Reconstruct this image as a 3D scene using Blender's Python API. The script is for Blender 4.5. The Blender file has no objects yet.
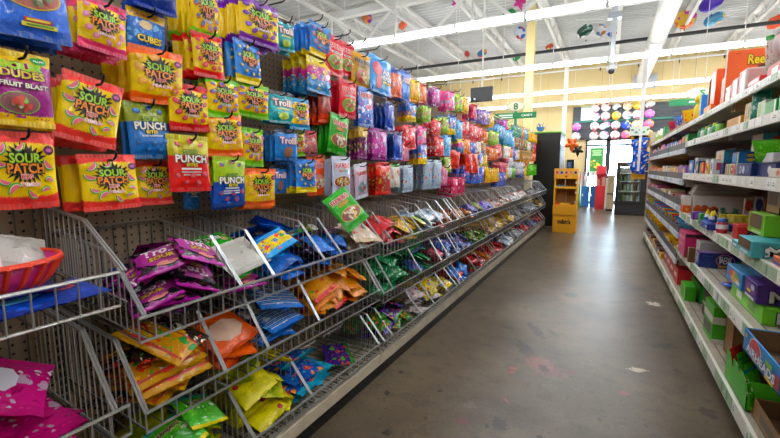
import bpy, bmesh, math, random
import numpy as np
from math import sin, cos, pi, radians, hypot
from mathutils import Matrix, Vector
random.seed(7)
SC = bpy.context.scene
COL = SC.collection
# ---------------------------------------------------------------- helpers
def lin(h):
    h = h.lstrip('#'); o = []
    for i in (0, 2, 4):
        c = int(h[i:i+2], 16) / 255
        o.append(c / 12.92 if c <= .04045 else ((c + .055) / 1.055) ** 2.4)
    return (*o, 1.0)
MATS = {}
def new_mat(name):
    m = bpy.data.materials.new(name); m.use_nodes = True
    return m, m.node_tree.nodes, m.node_tree.links, m.node_tree.nodes['Principled BSDF']
def flat(hexc, rough=.45, metal=0.0, spec=.5, name=None):
    key = ('flat', hexc, rough, metal)
    if key in MATS: return MATS[key]
    m, N, L, b = new_mat(name or 'paint_' + hexc.lstrip('#'))
    b.inputs['Base Color'].default_value = lin(hexc)
    b.inputs['Roughness'].default_value = rough
    b.inputs['Metallic'].default_value = metal
    b.inputs['Specular IOR Level'].default_value = spec
    MATS[key] = m
    return m
def emit(hexc, s, name):
    m, N, L, b = new_mat(name)
    b.inputs['Base Color'].default_value = lin(hexc)
    b.inputs['Emission Color'].default_value = lin(hexc)
    b.inputs['Emission Strength'].default_value = s
    return m
def ramp_const(N, stops):
    r = N.new('ShaderNodeValToRGB'); r.color_ramp.interpolation = 'CONSTANT'
    e = r.color_ramp.elements
    while len(e) < len(stops): e.new(.5)
    for i, (p, c) in enumerate(stops):
        e[i].position = p; e[i].color = c
    return r
def mathn(N, L, op, a, b=None):
    n = N.new('ShaderNodeMath'); n.operation = op
    for i, x in enumerate((a, b)):
        if x is None: continue
        if isinstance(x, (int, float)): n.inputs[i].default_value = x
        else: L.new(x, n.inputs[i])
    return n.outputs[0]
def mixc(N, L, fac, a, b):
    n = N.new('ShaderNodeMix'); n.data_type = 'RGBA'
    for s, x in ((n.inputs[0], fac), (n.inputs[6], a), (n.inputs[7], b)):
        if isinstance(x, (int, float)): s.default_value = x
        elif isinstance(x, tuple): s.default_value = x
        else: L.new(x, s)
    return n.outputs[2]
def noise(N, L, vec, scale, detail=2, rough=.5):
    n = N.new('ShaderNodeTexNoise'); n.inputs['Scale'].default_value = scale
    n.inputs['Detail'].default_value = detail; n.inputs['Roughness'].default_value = rough
    if vec is not None: L.new(vec, n.inputs['Vector'])
    return n.outputs['Fac']
def bumpy(N, L, b, height, strength, dist=.01):
    n = N.new('ShaderNodeBump'); n.inputs['Strength'].default_value = strength; n.inputs['Distance'].default_value = dist
    L.new(height, n.inputs['Height']); L.new(n.outputs[0], b.inputs['Normal'])
def worn(hexc, hex2, scale=6, rough=.6, name='worn', bump=0.0, metal=0.0):
    """a plain surface whose colour drifts a little between two tones"""
    key = ('worn', hexc, hex2, scale, rough, metal)
    if key in MATS: return MATS[key]
    m, N, L, b = new_mat(name)
    tc = N.new('ShaderNodeTexCoord')
    f = noise(N, L, tc.outputs['Object'], scale, 5, .6)
    r = N.new('ShaderNodeValToRGB'); r.color_ramp.elements[0].position = .35; r.color_ramp.elements[1].position = .68
    r.color_ramp.elements[0].color = lin(hexc); r.color_ramp.elements[1].color = lin(hex2)
    L.new(f, r.inputs[0]); L.new(r.outputs[0], b.inputs['Base Color'])
    b.inputs['Roughness'].default_value = rough; b.inputs['Metallic'].default_value = metal
    if bump: bumpy(N, L, b, f, bump)
    MATS[key] = m
    return m
def vivid(hexc, k=1.22):
    h = hexc.lstrip('#'); c = [int(h[i:i+2], 16) for i in (0, 2, 4)]; g = .3*c[0] + .59*c[1] + .11*c[2]
    return '#' + ''.join('%02x' % int(min(255, max(0, g + (x - g)*k))) for x in c)
def film(name, base, top, bot, tf, bf, jag=.05, spots=None, rough=.28, sd=.25, sscale=9.0):
    """printed plastic film: colour bands along the bag's height with a ragged border, optional printed dots"""
    base, top, bot = vivid(base), vivid(top), vivid(bot); spots = [vivid(x) for x in spots] if spots else None
    m, N, L, b = new_mat(name)
    uv = N.new('ShaderNodeTexCoord').outputs['UV']
    sep = N.new('ShaderNodeSeparateXYZ'); L.new(uv, sep.inputs[0])
    nz = noise(N, L, uv, 48, 4, .75)
    v = mathn(N, L, 'ADD', sep.outputs[1], mathn(N, L, 'MULTIPLY', mathn(N, L, 'SUBTRACT', nz, .5), jag * 3.6))
    # band gets wider towards the side edges
    du = mathn(N, L, 'MULTIPLY', mathn(N, L, 'SUBTRACT', sep.outputs[0], .5), 2.0)
    du2 = mathn(N, L, 'POWER', mathn(N, L, 'ABSOLUTE', du), 3.0)
    sgn = mathn(N, L, 'SUBTRACT', sep.outputs[1], .5)
    v = mathn(N, L, 'ADD', v, mathn(N, L, 'MULTIPLY', mathn(N, L, 'MULTIPLY', du2, sgn), jag * 2.4))
    r = ramp_const(N, [(0, lin(bot)), (max(bf, .001), lin(base)), (1 - tf, lin(top))])
    L.new(v, r.inputs[0]); c = r.outputs[0]
    if spots:
        nc = N.new('ShaderNodeTexNoise'); nc.inputs['Scale'].default_value = 9; nc.inputs['Detail'].default_value = 3; L.new(uv, nc.inputs['Vector'])
        wv = N.new('ShaderNodeVectorMath'); wv.operation = 'SCALE'; wv.inputs[3].default_value = .16; L.new(nc.outputs['Color'], wv.inputs[0])
        wa = N.new('ShaderNodeVectorMath'); wa.operation = 'ADD'; L.new(uv, wa.inputs[0]); L.new(wv.outputs[0], wa.inputs[1])
        mid = mathn(N, L, 'LESS_THAN', mathn(N, L, 'ABSOLUTE', sgn), .40)
        for sc_, th in ((4.2, sd + .06), (sscale * 1.25, sd)):
            vo = N.new('ShaderNodeTexVoronoi'); vo.inputs['Scale'].default_value = sc_; L.new(wa.outputs[0], vo.inputs['Vector'])
            s2 = N.new('ShaderNodeSeparateColor'); L.new(vo.outputs['Color'], s2.inputs[0])
            pr = ramp_const(N, [(i / len(spots), lin(x)) for i, x in enumerate(spots)]); L.new(s2.outputs[0], pr.inputs[0])
            mk = mathn(N, L, 'LESS_THAN', vo.outputs['Distance'], th)
            c = mixc(N, L, mathn(N, L, 'MULTIPLY', mk, mid), c, pr.outputs[0])
    L.new(c, b.inputs['Base Color'])
    b.inputs['Roughness'].default_value = rough
    b.inputs['Coat Weight'].default_value = .3; b.inputs['Coat Roughness'].default_value = .06; b.inputs['Specular IOR Level'].default_value = .3
    bumpy(N, L, b, noise(N, L, uv, 6, 5, .6), .6, .006)
    return m
class MB:
    """collects faces, then links them as ONE mesh object"""
    def __init__(s): s.v, s.f, s.mi, s.uv = [], [], [], []
    def add(s, vs, fs, mi=0):
        o = len(s.v); s.v += [tuple(x) for x in vs]
        for f in fs: s.f.append(tuple(i + o for i in f)); s.mi.append(mi)
        return s
    def box(s, lo, hi, mi=0, M=None):
        x0, y0, z0 = lo; x1, y1, z1 = hi
        vs = [(x0,y0,z0),(x1,y0,z0),(x1,y1,z0),(x0,y1,z0),(x0,y0,z1),(x1,y0,z1),(x1,y1,z1),(x0,y1,z1)]
        if M is not None: vs = [tuple(M @ Vector(v)) for v in vs]
        return s.add(vs, [(3,2,1,0),(4,5,6,7),(0,1,5,4),(1,2,6,5),(2,3,7,6),(3,0,4,7)], mi)
    def rod(s, p0, p1, r, n=5, mi=0, r1=None, caps=True):
        p0, p1 = Vector(p0), Vector(p1); d = (p1 - p0)
        if d.length < 1e-6: return s
        d.normalize(); a = d.orthogonal().normalized(); b = d.cross(a)
        r1 = r if r1 is None else r1
        vs = [p0 + (a*cos(2*pi*i/n) + b*sin(2*pi*i/n)) * r for i in range(n)] + [p1 + (a*cos(2*pi*i/n) + b*sin(2*pi*i/n)) * r1 for i in range(n)]
        fs = [(i, (i+1) % n, n + (i+1) % n, n + i) for i in range(n)]
        if caps: fs += [tuple(range(n))[::-1], tuple(range(n, 2*n))]
        return s.add(vs, fs, mi)
    def path(s, pts, r, n=5, mi=0):
        for a, b in zip(pts, pts[1:]): s.rod(a, b, r, n, mi)
        return s
    def lathe(s, prof, n=20, mi=0, cx=0, cy=0, flute=0.0, nf=0):
        o = []
        for (r, z) in prof:
            for i in range(n):
                a = 2*pi*i/n; rr = r * (1 + flute * (cos(nf*a)))
                o.append((cx + rr*cos(a), cy + rr*sin(a), z))
        fs = [(k*n+i, k*n+(i+1) % n, (k+1)*n+(i+1) % n, (k+1)*n+i) for k in range(len(prof)-1) for i in range(n)]
        return s.add(o, fs, mi)
    def ball(s, c, r, n=10, mi=0, sc=(1,1,1)):
        m = n // 2 + 1; o = []
        for k in range(m + 1):
            t = pi * k / m
            for i in range(n): o.append((c[0]+sc[0]*r*sin(t)*cos(2*pi*i/n), c[1]+sc[1]*r*sin(t)*sin(2*pi*i/n), c[2]+sc[2]*r*cos(t)))
        return s.add(o, [(k*n+i, (k+1)*n+i, (k+1)*n+(i+1) % n, k*n+(i+1) % n) for k in range(m) for i in range(n)], mi)
    def mesh(s, name, mats, smooth=False, bevel=0.0):
        me = bpy.data.meshes.new(name); me.from_pydata(s.v, [], s.f)
        for m in (mats if isinstance(mats, (list, tuple)) else [mats]): me.materials.append(m)
        me.polygons.foreach_set('material_index', s.mi)
        if smooth: me.polygons.foreach_set('use_smooth', [True] * len(s.f))
        if bevel:
            bm = bmesh.new(); bm.from_mesh(me)
            bmesh.ops.bevel(bm, geom=list(bm.edges), offset=bevel, segments=1, affect='EDGES', clamp_overlap=True)
            bm.to_mesh(me); bm.free()
        me.validate(); me.update()
        return me
    def build(s, name, mats, parent=None, loc=None, rot=None, smooth=False, bevel=0.0):
        o = bpy.data.objects.new(name, s.mesh(name, mats, smooth, bevel)); COL.objects.link(o)
        if parent is not None: o.parent = parent
        if loc is not None: o.location = loc
        if rot is not None: o.rotation_euler = rot
        return o
SEEN = {}
def tag(o, label=None, cat=None, group=None, kind=None):
    if label:
        o['label'] = label
        if not o.parent: SEEN.setdefault(label.lower(), []).append((o.name, group))
    if cat: o['category'] = cat
    if group: o['group'] = group
    if kind: o['kind'] = kind
    return o
def empty(name, loc, rz=0):
    o = bpy.data.objects.new(name, None); o.location = loc; o.rotation_euler = (0, 0, rz); o.empty_display_size = .05
    COL.objects.link(o); return o
def inst(name, me, parent=None, M=None):
    o = bpy.data.objects.new(name, me); COL.objects.link(o)
    if parent is not None: o.parent = parent
    if M is not None: o.matrix_world = M
    return o
def copy_tree(o, parent=None):
    c = o.copy(); COL.objects.link(c)
    c.parent = parent
    for ch in list(o.children): copy_tree(ch, c)
    return c
def struct(o): o['kind'] = 'structure'; return o
ORD = 'first second third fourth fifth sixth seventh eighth ninth tenth eleventh twelfth thirteenth fourteenth fifteenth sixteenth seventeenth eighteenth nineteenth twentieth twenty-first twenty-second twenty-third twenty-fourth twenty-fifth twenty-sixth twenty-seventh twenty-eighth twenty-ninth thirtieth'.split()
# lettering --------------------------------------------------------------
TXT = {}
def text2d(s, bold=0.0):
    """outline lettering as flat faces, normalised to height 1 (capital) with its own width"""
    k = (s, bold)
    if k in TXT: return TXT[k]
    cu = bpy.data.curves.new('lettering', 'FONT'); cu.body = s; cu.size = 1; cu.offset = bold; cu.resolution_u = 2
    ob = bpy.data.objects.new('lettering', cu); COL.objects.link(ob)
    dg = bpy.context.evaluated_depsgraph_get()
    me = bpy.data.meshes.new_from_object(ob.evaluated_get(dg))
    vs = np.array([v.co[:2] for v in me.vertices]); fs = [tuple(p.vertices) for p in me.polygons]
    bpy.data.objects.remove(ob); bpy.data.curves.remove(cu); bpy.data.meshes.remove(me)
    ref = TXT[(s, 0.0)] if (s, 0.0) in TXT else None
    lo = vs.min(0); hi = vs.max(0)
    if bold and ref is None:
        text2d(s, 0.0); ref = TXT[(s, 0.0)]
    if ref is not None: c, sz = ref[2], ref[3]
    else: c, sz = (lo + hi) / 2, hi - lo
    TXT[k] = (vs - c, fs, c, sz)
    return TXT[k]
class Decal:
    """flat printed shapes laid on a surface: surf(a, b) -> point, a/b in metres about the surface's middle"""
    def __init__(s, surf): s.mb = MB(); s.surf = surf; s.mats = []; s.k = 0
    def mi(s, hexc):
        m = flat(hexc, .35)
        if m not in s.mats: s.mats.append(m)
        return s.mats.index(m)
    def poly(s, pts, faces, hexc):
        s.k += 1
        s.mb.add([s.surf(a, b, s.k * .0005) for a, b in pts], faces, s.mi(hexc))
    def text(s, t, hexc, cx, cy, w, h, bold=.02, outline=None, ob=.07, rot=0.0):
        for col, bo in ([(outline, ob)] if outline else []) + [(hexc, bold)]:
            vs, fs, c, sz = text2d(t, bo)
            p = vs * np.array([w / sz[0], h / sz[1]])
            p = np.stack([cx + p[:,0]*cos(rot) - p[:,1]*sin(rot), cy + p[:,0]*sin(rot) + p[:,1]*cos(rot)], 1)
            s.poly(p.tolist(), fs, col)
    def disc(s, hexc, cx, cy, rx, ry, n=14, rot=0.0, star=0.0, a0=0.0, a1=2*pi, rings=2, seed=None):
        rg = random.Random(seed); pts = [(0, 0)]; full = abs(a1 - a0 - 2*pi) < 1e-6; m = n if full else n + 1
        jit = [1 + (star * (1 if i % 2 else -1) * (rg.uniform(.4, 1.2) if seed is not None else 1)) for i in range(m)]
        for r in range(1, rings + 1):
            for i in range(m):
                a = a0 + (a1 - a0) * i / n; q = r / rings * jit[i]
                pts.append((cos(a) * q * rx, sin(a) * q * ry))
        fs = []
        for i in range(n):
            j = (i + 1) % m
            fs.append((0, 1 + i, 1 + j))
            for r in range(rings - 1): fs.append((1 + r*m + i, 1 + (r+1)*m + i, 1 + (r+1)*m + j, 1 + r*m + j))
        s.poly([(cx + a*cos(rot) - b*sin(rot), cy + a*sin(rot) + b*cos(rot)) for a, b in pts], fs, hexc)
    def rect(s, hexc, cx, cy, w, h, rot=0.0, n=4):
        pts = [((i / n - .5) * w, (j / n - .5) * h) for j in range(n + 1) for i in range(n + 1)]
        s.poly([(cx + a*cos(rot) - b*sin(rot), cy + a*sin(rot) + b*cos(rot)) for a, b in pts],
               [(j*(n+1)+i, j*(n+1)+i+1, (j+1)*(n+1)+i+1, (j+1)*(n+1)+i) for j in range(n) for i in range(n)], hexc)
    def mesh(s, name): return s.mb.mesh(name, s.mats)
    def build(s, name, parent): return s.mb.build(name, s.mats, parent)
# ---------------------------------------------------------------- camera, colour management
H = 1.07
cam = bpy.data.cameras.new('camera'); cam.sensor_width = 36; cam.lens = 405 / 780 * 36; cam.clip_start = .02; cam.clip_end = 100
co = bpy.data.objects.new('camera', cam); COL.objects.link(co)
co.location = (0, 0, H); co.rotation_euler = (radians(90 - 7.108), 0, radians(28.27)); SC.camera = co
vs = SC.view_settings; vs.view_transform = 'Standard'; vs.look = 'None'; vs.gamma = 1; vs.use_curve_mapping = False; vs.exposure = 0.0
SC.display_settings.display_device = 'sRGB'
w = bpy.data.worlds.new('daylight'); SC.world = w; w.use_nodes = True
w.node_tree.nodes['Background'].inputs[0].default_value = (.62, .8, 1, 1); w.node_tree.nodes['Background'].inputs[1].default_value = 34.0
SC.cycles.max_bounces = 7; SC.cycles.diffuse_bounces = 4; SC.cycles.glossy_bounces = 3; SC.cycles.transmission_bounces = 5
SC.cycles.sample_clamp_indirect = 6; SC.cycles.caustics_reflective = False; SC.cycles.caustics_refractive = False
# ================================================================ the room
def floor_mat():
    m, N, L, b = new_mat('polished_concrete')
    tc = N.new('ShaderNodeTexCoord'); P = tc.outputs['Object']
    f1 = noise(N, L, P, 1.3, 6, .62); f2 = noise(N, L, P, 9, 6, .7); f3 = noise(N, L, P, 60, 3, .6)
    r = N.new('ShaderNodeValToRGB'); r.color_ramp.elements[0].position = .36; r.color_ramp.elements[1].position = .66
    r.color_ramp.elements[0].color = lin('#4b4033'); r.color_ramp.elements[1].color = lin('#6f614d'); L.new(f1, r.inputs[0])
    c = mixc(N, L, mathn(N, L, 'MULTIPLY', mathn(N, L, 'GREATER_THAN', f2, .56), .34), r.outputs[0], lin('#3f382f'))
    c = mixc(N, L, mathn(N, L, 'MULTIPLY', mathn(N, L, 'GREATER_THAN', f3, .63), .6), c, lin('#2b2622'))
    sep = N.new('ShaderNodeSeparateXYZ'); L.new(P, sep.inputs[0])
    warp = noise(N, L, P, 34, 5, .8)
    warp2 = noise(N, L, P, 7, 3, .6)
    # worn marks on the slab: (x, y, half-width, half-length, turn, colour, strength)
    marks = [(-0.369,2.744,0.027,0.131,0.49,'#2c2826',0.85),(-0.381,2.412,0.036,0.104,0.49,'#2a2624',0.95),(-0.342,2.344,0.029,0.041,0.49,'#4a3a30',0.6),(-0.543,2.699,0.027,0.029,0.49,'#3a3430',0.7),(-0.271,2.759,0.016,0.045,0.49,'#3a3430',0.6),(-0.276,2.269,0.067,0.077,0.49,'#b05a62',0.32),(-0.204,2.182,0.074,0.058,0.49,'#a8606a',0.22),(-0.396,2.140,0.016,0.017,0.49,'#c0505c',0.39),(-0.392,2.093,0.016,0.015,0.49,'#c0505c',0.39),(-0.388,2.236,0.022,0.025,0.49,'#4a4440',0.7),(-0.253,2.217,0.022,0.036,0.49,'#332e2c',0.75),(-0.344,2.060,0.031,0.043,0.49,'#57504a',0.6),(-0.361,1.813,0.007,0.022,0.49,'#c0505c',0.35),(-0.112,2.244,0.011,0.015,0.49,'#7a2c30',0.9),(0.120,2.139,0.024,0.020,0.49,'#b85a68',0.35),(0.198,2.435,0.037,0.023,0.49,'#d6c8b0',0.8),(0.380,2.520,0.017,0.024,0.49,'#3a3230',0.85),(0.365,2.860,0.061,0.034,0.49,'#2f2a28',0.8),(0.450,2.134,0.031,0.038,0.49,'#3a302c',0.95),(0.466,2.248,0.014,0.016,0.49,'#4a3a36',0.8),(-0.226,3.677,0.051,0.061,0.49,'#2a2828',0.95),(0.375,3.738,0.040,0.052,0.49,'#e0d8c8',0.9),(0.365,3.964,0.017,0.042,0.49,'#7a2c34',0.9),(0.434,4.371,0.014,0.039,0.49,'#4a3a70',0.9),(0.288,4.150,0.072,0.043,0.49,'#3a3634',0.7),(0.081,3.635,0.081,0.028,0.49,'#4a4440',0.6),(0.176,4.346,0.029,0.040,0.49,'#3a3634',0.7),(-0.910,1.815,0.011,0.017,0.49,'#2a2624',0.9),(-0.878,1.602,0.012,0.018,0.49,'#241f1e',1),(-0.660,1.739,0.010,0.009,0.49,'#2a2624',0.9),(-0.739,1.348,0.016,0.019,0.49,'#2c2826',1),(-0.495,1.561,0.030,0.021,0.49,'#6a3a3c',0.7),(-0.342,1.613,0.029,0.043,0.49,'#3a3632',0.85),(-0.389,1.580,0.008,0.014,0.49,'#2a2624',0.9),(-0.497,1.694,0.023,0.024,0.49,'#6b6156',0.6),(-0.182,1.605,0.016,0.020,0.49,'#332e2c',0.9),(-0.639,1.508,0.009,0.014,0.49,'#3a3430',0.7),(-0.312,1.887,0.067,0.075,0.49,'#5d554a',0.45),(-0.154,2.074,0.080,0.084,0.49,'#6a6054',0.4),(-0.555,1.970,0.063,0.054,0.49,'#6a6054',0.4),(0.007,2.947,0.120,0.078,0.49,'#5c5449',0.35),(-0.350,3.192,0.069,0.072,0.49,'#5c5449',0.4),(-0.687,2.310,0.043,0.029,0.49,'#5a5248',0.5),(0.224,1.830,0.020,0.022,0.49,'#4a4038',0.8),(0.027,1.850,0.009,0.012,0.49,'#3a3430',0.8),(0.195,1.901,0.006,0.012,0.49,'#3a3430',0.8)]
    for (x, y, hw, hl, t, col, st) in marks:
        dx = mathn(N, L, 'SUBTRACT', sep.outputs[0], x); dy = mathn(N, L, 'SUBTRACT', sep.outputs[1], y)
        a = mathn(N, L, 'ADD', mathn(N, L, 'MULTIPLY', dx, cos(t) / hw), mathn(N, L, 'MULTIPLY', dy, sin(t) / hw))
        e = mathn(N, L, 'SUBTRACT', mathn(N, L, 'MULTIPLY', dy, cos(t) / hl), mathn(N, L, 'MULTIPLY', dx, sin(t) / hl))
        d = mathn(N, L, 'ADD', mathn(N, L, 'MULTIPLY', a, a), mathn(N, L, 'MULTIPLY', e, e))
        d = mathn(N, L, 'ADD', d, mathn(N, L, 'MULTIPLY', mathn(N, L, 'SUBTRACT', warp, .5), 10.0))
        mr = N.new('ShaderNodeMapRange'); mr.inputs[1].default_value = 1.5; mr.inputs[2].default_value = .8
        mr.inputs[3].default_value = 0; mr.inputs[4].default_value = st; L.new(d, mr.inputs[0])
        c = mixc(N, L, mr.outputs[0], c, lin(col))
    L.new(c, b.inputs['Base Color'])
    rr = N.new('ShaderNodeMapRange'); rr.inputs[3].default_value = .27; rr.inputs[4].default_value = .36; L.new(f2, rr.inputs[0]); L.new(rr.outputs[0], b.inputs['Roughness'])
    b.inputs['Specular IOR Level'].default_value = .30
    bumpy(N, L, b, f3, .03, .004)
    return m
XL, XR, YF, YB, ZC = -9.0, 9.0, -5.0, 14.0, 4.36
struct(MB().box((XL-.2, YF-.2, -.2), (XR+.2, YB+4, 0)).build('floor', floor_mat()))
deck = MB(); y = YF - .2; V = []
while y < YB + .2:
    for dy, dz in ((0, 0), (.035, 0), (.05, .05), (.13, .05), (.145, 0)): V.append((y + dy, ZC + dz))
    y += .15
n = len(V)
deck.add([(XL-.2, a, z) for a, z in V] + [(XR+.2, a, z) for a, z in V], [(i, n+i, n+i+1, i+1) for i in range(n-1)])
struct(deck.build('ceiling', worn('#c6c7c6', '#d6d7d6', 1.2, .6, 'white_steel_deck')))
yel = worn('#c8b27c', '#d1bc8a', .8, .75, 'yellow_wall_paint')
struct(MB().box((XL-.2, YF-.2, 0), (XL, YB+.2, ZC)).build('wall_left', yel))
struct(MB().box((XR, YF-.2, 0), (XR+.2, YB+.2, ZC)).build('wall_right', yel))
struct(MB().box((XL, YF-.2, 0), (XR, YF, ZC)).build('wall_front', yel))
# back wall with the entrance opening x -0.66..0.72, z 0..1.98 (two doors) 
bw = MB(); DX0, DX1, DZ = -.68, .9, 1.95
bw.box((XL, YB, 0), (DX0, YB+.2, ZC)).box((DX1, YB, 0), (XR, YB+.2, ZC)).box((DX0, YB, DZ), (DX1, YB+.2, ZC))
seam = yel
struct(bw.build('wall_back', yel))
ws = MB()
for k in range(24):
    x = -8.6 + k * .75
    ws.box((x, YB-.012, 2.0), (x+.012, YB-.001, ZC))
struct(ws.build('trim_1', flat('#b89a58', .7)))
# aluminium storefront: frame, glass and the poster behind the sidelight
alu = flat('#2c2f31', .35, .3)
fr = MB()
for x0, x1 in ((DX0, DX0+.06), (-.13, .0), (.56, .66), (DX1-.06, DX1)): fr.box((x0, YB-.04, 0), (x1, YB+.1, DZ))
fr.box((DX0, YB-.04, DZ-.05), (DX1, YB+.1, DZ)).box((DX0+.06, YB-.035, 1.74), (DX1-.06, YB+.09, 1.80)).box((0, YB-.03, 0), (.56, YB+.08, .12)).box((DX0+.06, YB-.03, 0), (-.13, YB+.08, .08))
d1 = struct(fr.build('door_1', alu))
MB().box((.02, YB-.08, 1.0), (.54, YB-.05, 1.05)).build('door_handle', flat('#8a8d90', .3, .8), d1)
gm, N, L, b = new_mat('clear_glass')
tr_ = N.new('ShaderNodeBsdfTransparent'); gl_ = N.new('ShaderNodeBsdfGlossy'); gl_.inputs['Roughness'].default_value = .03; mx_ = N.new('ShaderNodeMixShader'); mx_.inputs[0].default_value = .06
tr_.inputs[0].default_value = (.93, .96, .95, 1); L.new(tr_.outputs[0], mx_.inputs[1]); L.new(gl_.outputs[0], mx_.inputs[2]); L.new(mx_.outputs[0], N['Material Output'].inputs['Surface'])
struct(MB().box((DX0+.06, YB+.02, .05), (DX1-.06, YB+.026, DZ-.05)).build('window_1', gm))
pf = MB().box((-.60, YB-.03, .86), (-.16, YB-.012, 1.73)).build('window_poster', flat('#eef3ee', .5))
tag(pf, 'white and green poster with yellow lower half behind the entrance glass', 'poster')
# the illegible poster copy stays as bars
dk2 = Decal(lambda a, b_, k: (-.365 + a, YB-.0305 - k, 1.33 + b_))
dk2.rect('#2f8f3a', 0, .0, .34, .7)
for zz, ww in ((.27, .26), (.21, .22), (.15, .25)): dk2.rect('#cfe8b8', 0, zz, ww, .025)
for i in range(22): dk2.disc(random.choice(['#e8d23a', '#c8c83a', '#5a9a34', '#f0e070']), random.uniform(-.14, .14), random.uniform(-.27, -.02), .035, .03)
dk2.build('picture_print', pf)
# dark slat board with the balloon display
bd = empty('slat_board', (.6, YB-.06, 1.96))
g = MB()
for k in range(12): g.box((-1.68, -.02, k*.08 + .004), (2.4, .05, k*.08 + .076))
g.box((-1.68, .02, 0), (2.4, .055, .98)); g.build('slat_panel', worn('#33363a', '#42464a', 3, .6, 'dark_slats'), bd)
MB().box((-1.68, -.05, .50), (2.4, -.021, .54)).build('shelf_strip', flat('#1d7d6b', .5), bd)
tag(bd, 'long dark slat board above the entrance doors, hung with foil balloons', 'display board')
cal = MB().box((-.86, YB-.11, 2.52), (-.50, YB-.085, 2.93)).build('balloon_chart', flat('#f2f2ee', .5)); tag(cal, 'white chart sheet in a grid on the dark slat board', 'chart')
dk = Decal(lambda a, b_, k: (-.68 + a, YB-.111 - k, 2.72 + b_))
for i in range(5):
    for j in range(5): dk.rect(random.choice(['#d9c7c9', '#c9d5d9', '#dcd6c4']), -.13 + i*.065, -.15 + j*.075, .045, .05)
dk.rect('#3a9a62', 0, .19, .34, .02); dk.build('grid_print', cal)
# ---- foil balloons
def spotted(base, cols, scale=7, rough=.22, name='foil'):
    m, N, L, b = new_mat(name)
    P = N.new('ShaderNodeTexCoord').outputs['Object']
    vo = N.new('ShaderNodeTexVoronoi'); vo.inputs['Scale'].default_value = scale; L.new(P, vo.inputs['Vector'])
    s2 = N.new('ShaderNodeSeparateColor'); L.new(vo.outputs['Color'], s2.inputs[0])
    r = ramp_const(N, [(i / (len(cols)), lin(x)) for i, x in enumerate(cols)]); L.new(s2.outputs[0], r.inputs[0])
    L.new(mixc(N, L, mathn(N, L, 'LESS_THAN', vo.outputs['Distance'], .45), lin(base), r.outputs[0]), b.inputs['Base Color'])
    b.inputs['Roughness'].default_value = rough; b.inputs['Coat Weight'].default_value = .3
    return m
def balloon_mesh(shape, r, mat):
    mb = MB(); n = 40; R = 5
    def rad(a):
        if shape == 'star':
            k = (a / (2*pi) * 5 + .25) % 1; return r * (1.05 - .52 * abs(2 * abs(k - .5) - 1) ** .9) if False else r * (.52 + .55 * abs(2*k - 1))
        if shape == 'long': return r * (.82 + .2*cos(2*a - .9))
        return r * (1 + .02*cos(20*a))
    pts = [(0, -.0, 0)]
    for side in (-1, 1):
        o = [(0, side * r*.38, 0)]
        for k in range(1, R+1):
            for i in range(n):
                a = 2*pi*i/n; q = k / R; rr = rad(a) * q
                o.append((rr*cos(a), side * r*.38*max(0, 1 - q*q)**.6 + (.0 if k < R else 0), rr*sin(a)))
        fs = [(0, 1+i, 1+(i+1) % n) for i in range(n)]
        for k in range(R-1): fs += [(1+k*n+i, 1+(k+1)*n+i, 1+(k+1)*n+(i+1) % n, 1+k*n+(i+1) % n) for i in range(n)]
        mb.add(o, fs)
    return mb.mesh('foil_balloon', mat, True)
def balloon(loc, r, shape, mat, label, rz=0, tail='#dddddd', group=None, tilt=0):
    o = inst('foil_balloon', balloon_mesh(shape, r, mat)); o.location = loc; o.rotation_euler = (tilt, 0, rz)
    MB().rod((0, 0, -r*.98), (0, 0, -r*1.2), r*.05, 6, r1=r*.11).build('balloon_neck', mat, o)
    tag(o, label, 'balloon', group); return o
bcols = [('#e8e4e6', ['#d06ab0', '#7ac0e0', '#e8e8f0'], 'white and pastel'), ('#e4dede', ['#c83038', '#d8d0d0', '#e8e8e8'], 'white and red'), ('#e8c8a0', ['#d0a078', '#f0e0c8'], 'tan'),
         ('#e0c838', ['#e8e0c0', '#d8a838'], 'yellow'), ('#c8d8e0', ['#e09040', '#4080c0', '#e8e8e8'], 'pale blue and orange'), ('#e8e8ea', ['#d8d8dc', '#e08090'], 'white and rose'),
         ('#d070c0', ['#e8a0d8', '#a050b0'], 'pink and lilac'), ('#2850c0', ['#e8c820', '#3060d0'], 'blue and yellow'), ('#e070a0', ['#e0c030', '#d05090'], 'rose and gold')]
def bpt(px, row): return None
grid = []
for ri, (z, row) in enumerate(((2.87, 'top'), (2.61, 'second'), (2.33, 'third'), (2.05, 'bottom'))):
    for ci_, x in enumerate((-.96, -.47, -.20, .085, .36, .61, .91)):
        if ci_ == 0 and ri < 2: continue
        ci2 = [[0, 1, 1, 4, 2, 3, 5], [0, 0, 5, 3, 4, 5, 6], [6, 5, 0, 5, 7, 2, 8], [0, 1, 0, 5, 8, 5, 3]][ri][ci_]
        grid.append((x, z, .125 if (ri, ci_) != (2, 2) else .15, 'long' if (ri, ci_) in ((2, 2), (0, 3), (0, 6)) else 'round', ci2, f'{ORD[ci_]} along the {row} row'))
for (x, z, r, sh, ci, where) in grid:
    b0, cs, nm = bcols[ci]
    balloon((x, YB-.16, z), r, sh, spotted(b0, cs, 9), f'{nm} foil balloon {where} of the dark balloon board')
balloon((-1.30, 9.0, 1.92), .09, 'round', spotted('#3a78c0', ['#e8d040', '#e8a030', '#4a90d0'], 18), 'blue balloon with yellow trim floating above the black end panel')
balloon((-.616, 8.0, 1.50), .125, 'star', flat('#d8601c', .25, .4), 'orange star foil balloon beside the black end panel', .3)
balloon((-.53, 8.25, 1.40), .10, 'star', flat('#26221f', .25, .3), 'black star foil balloon hanging behind the orange star', .2)
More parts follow.
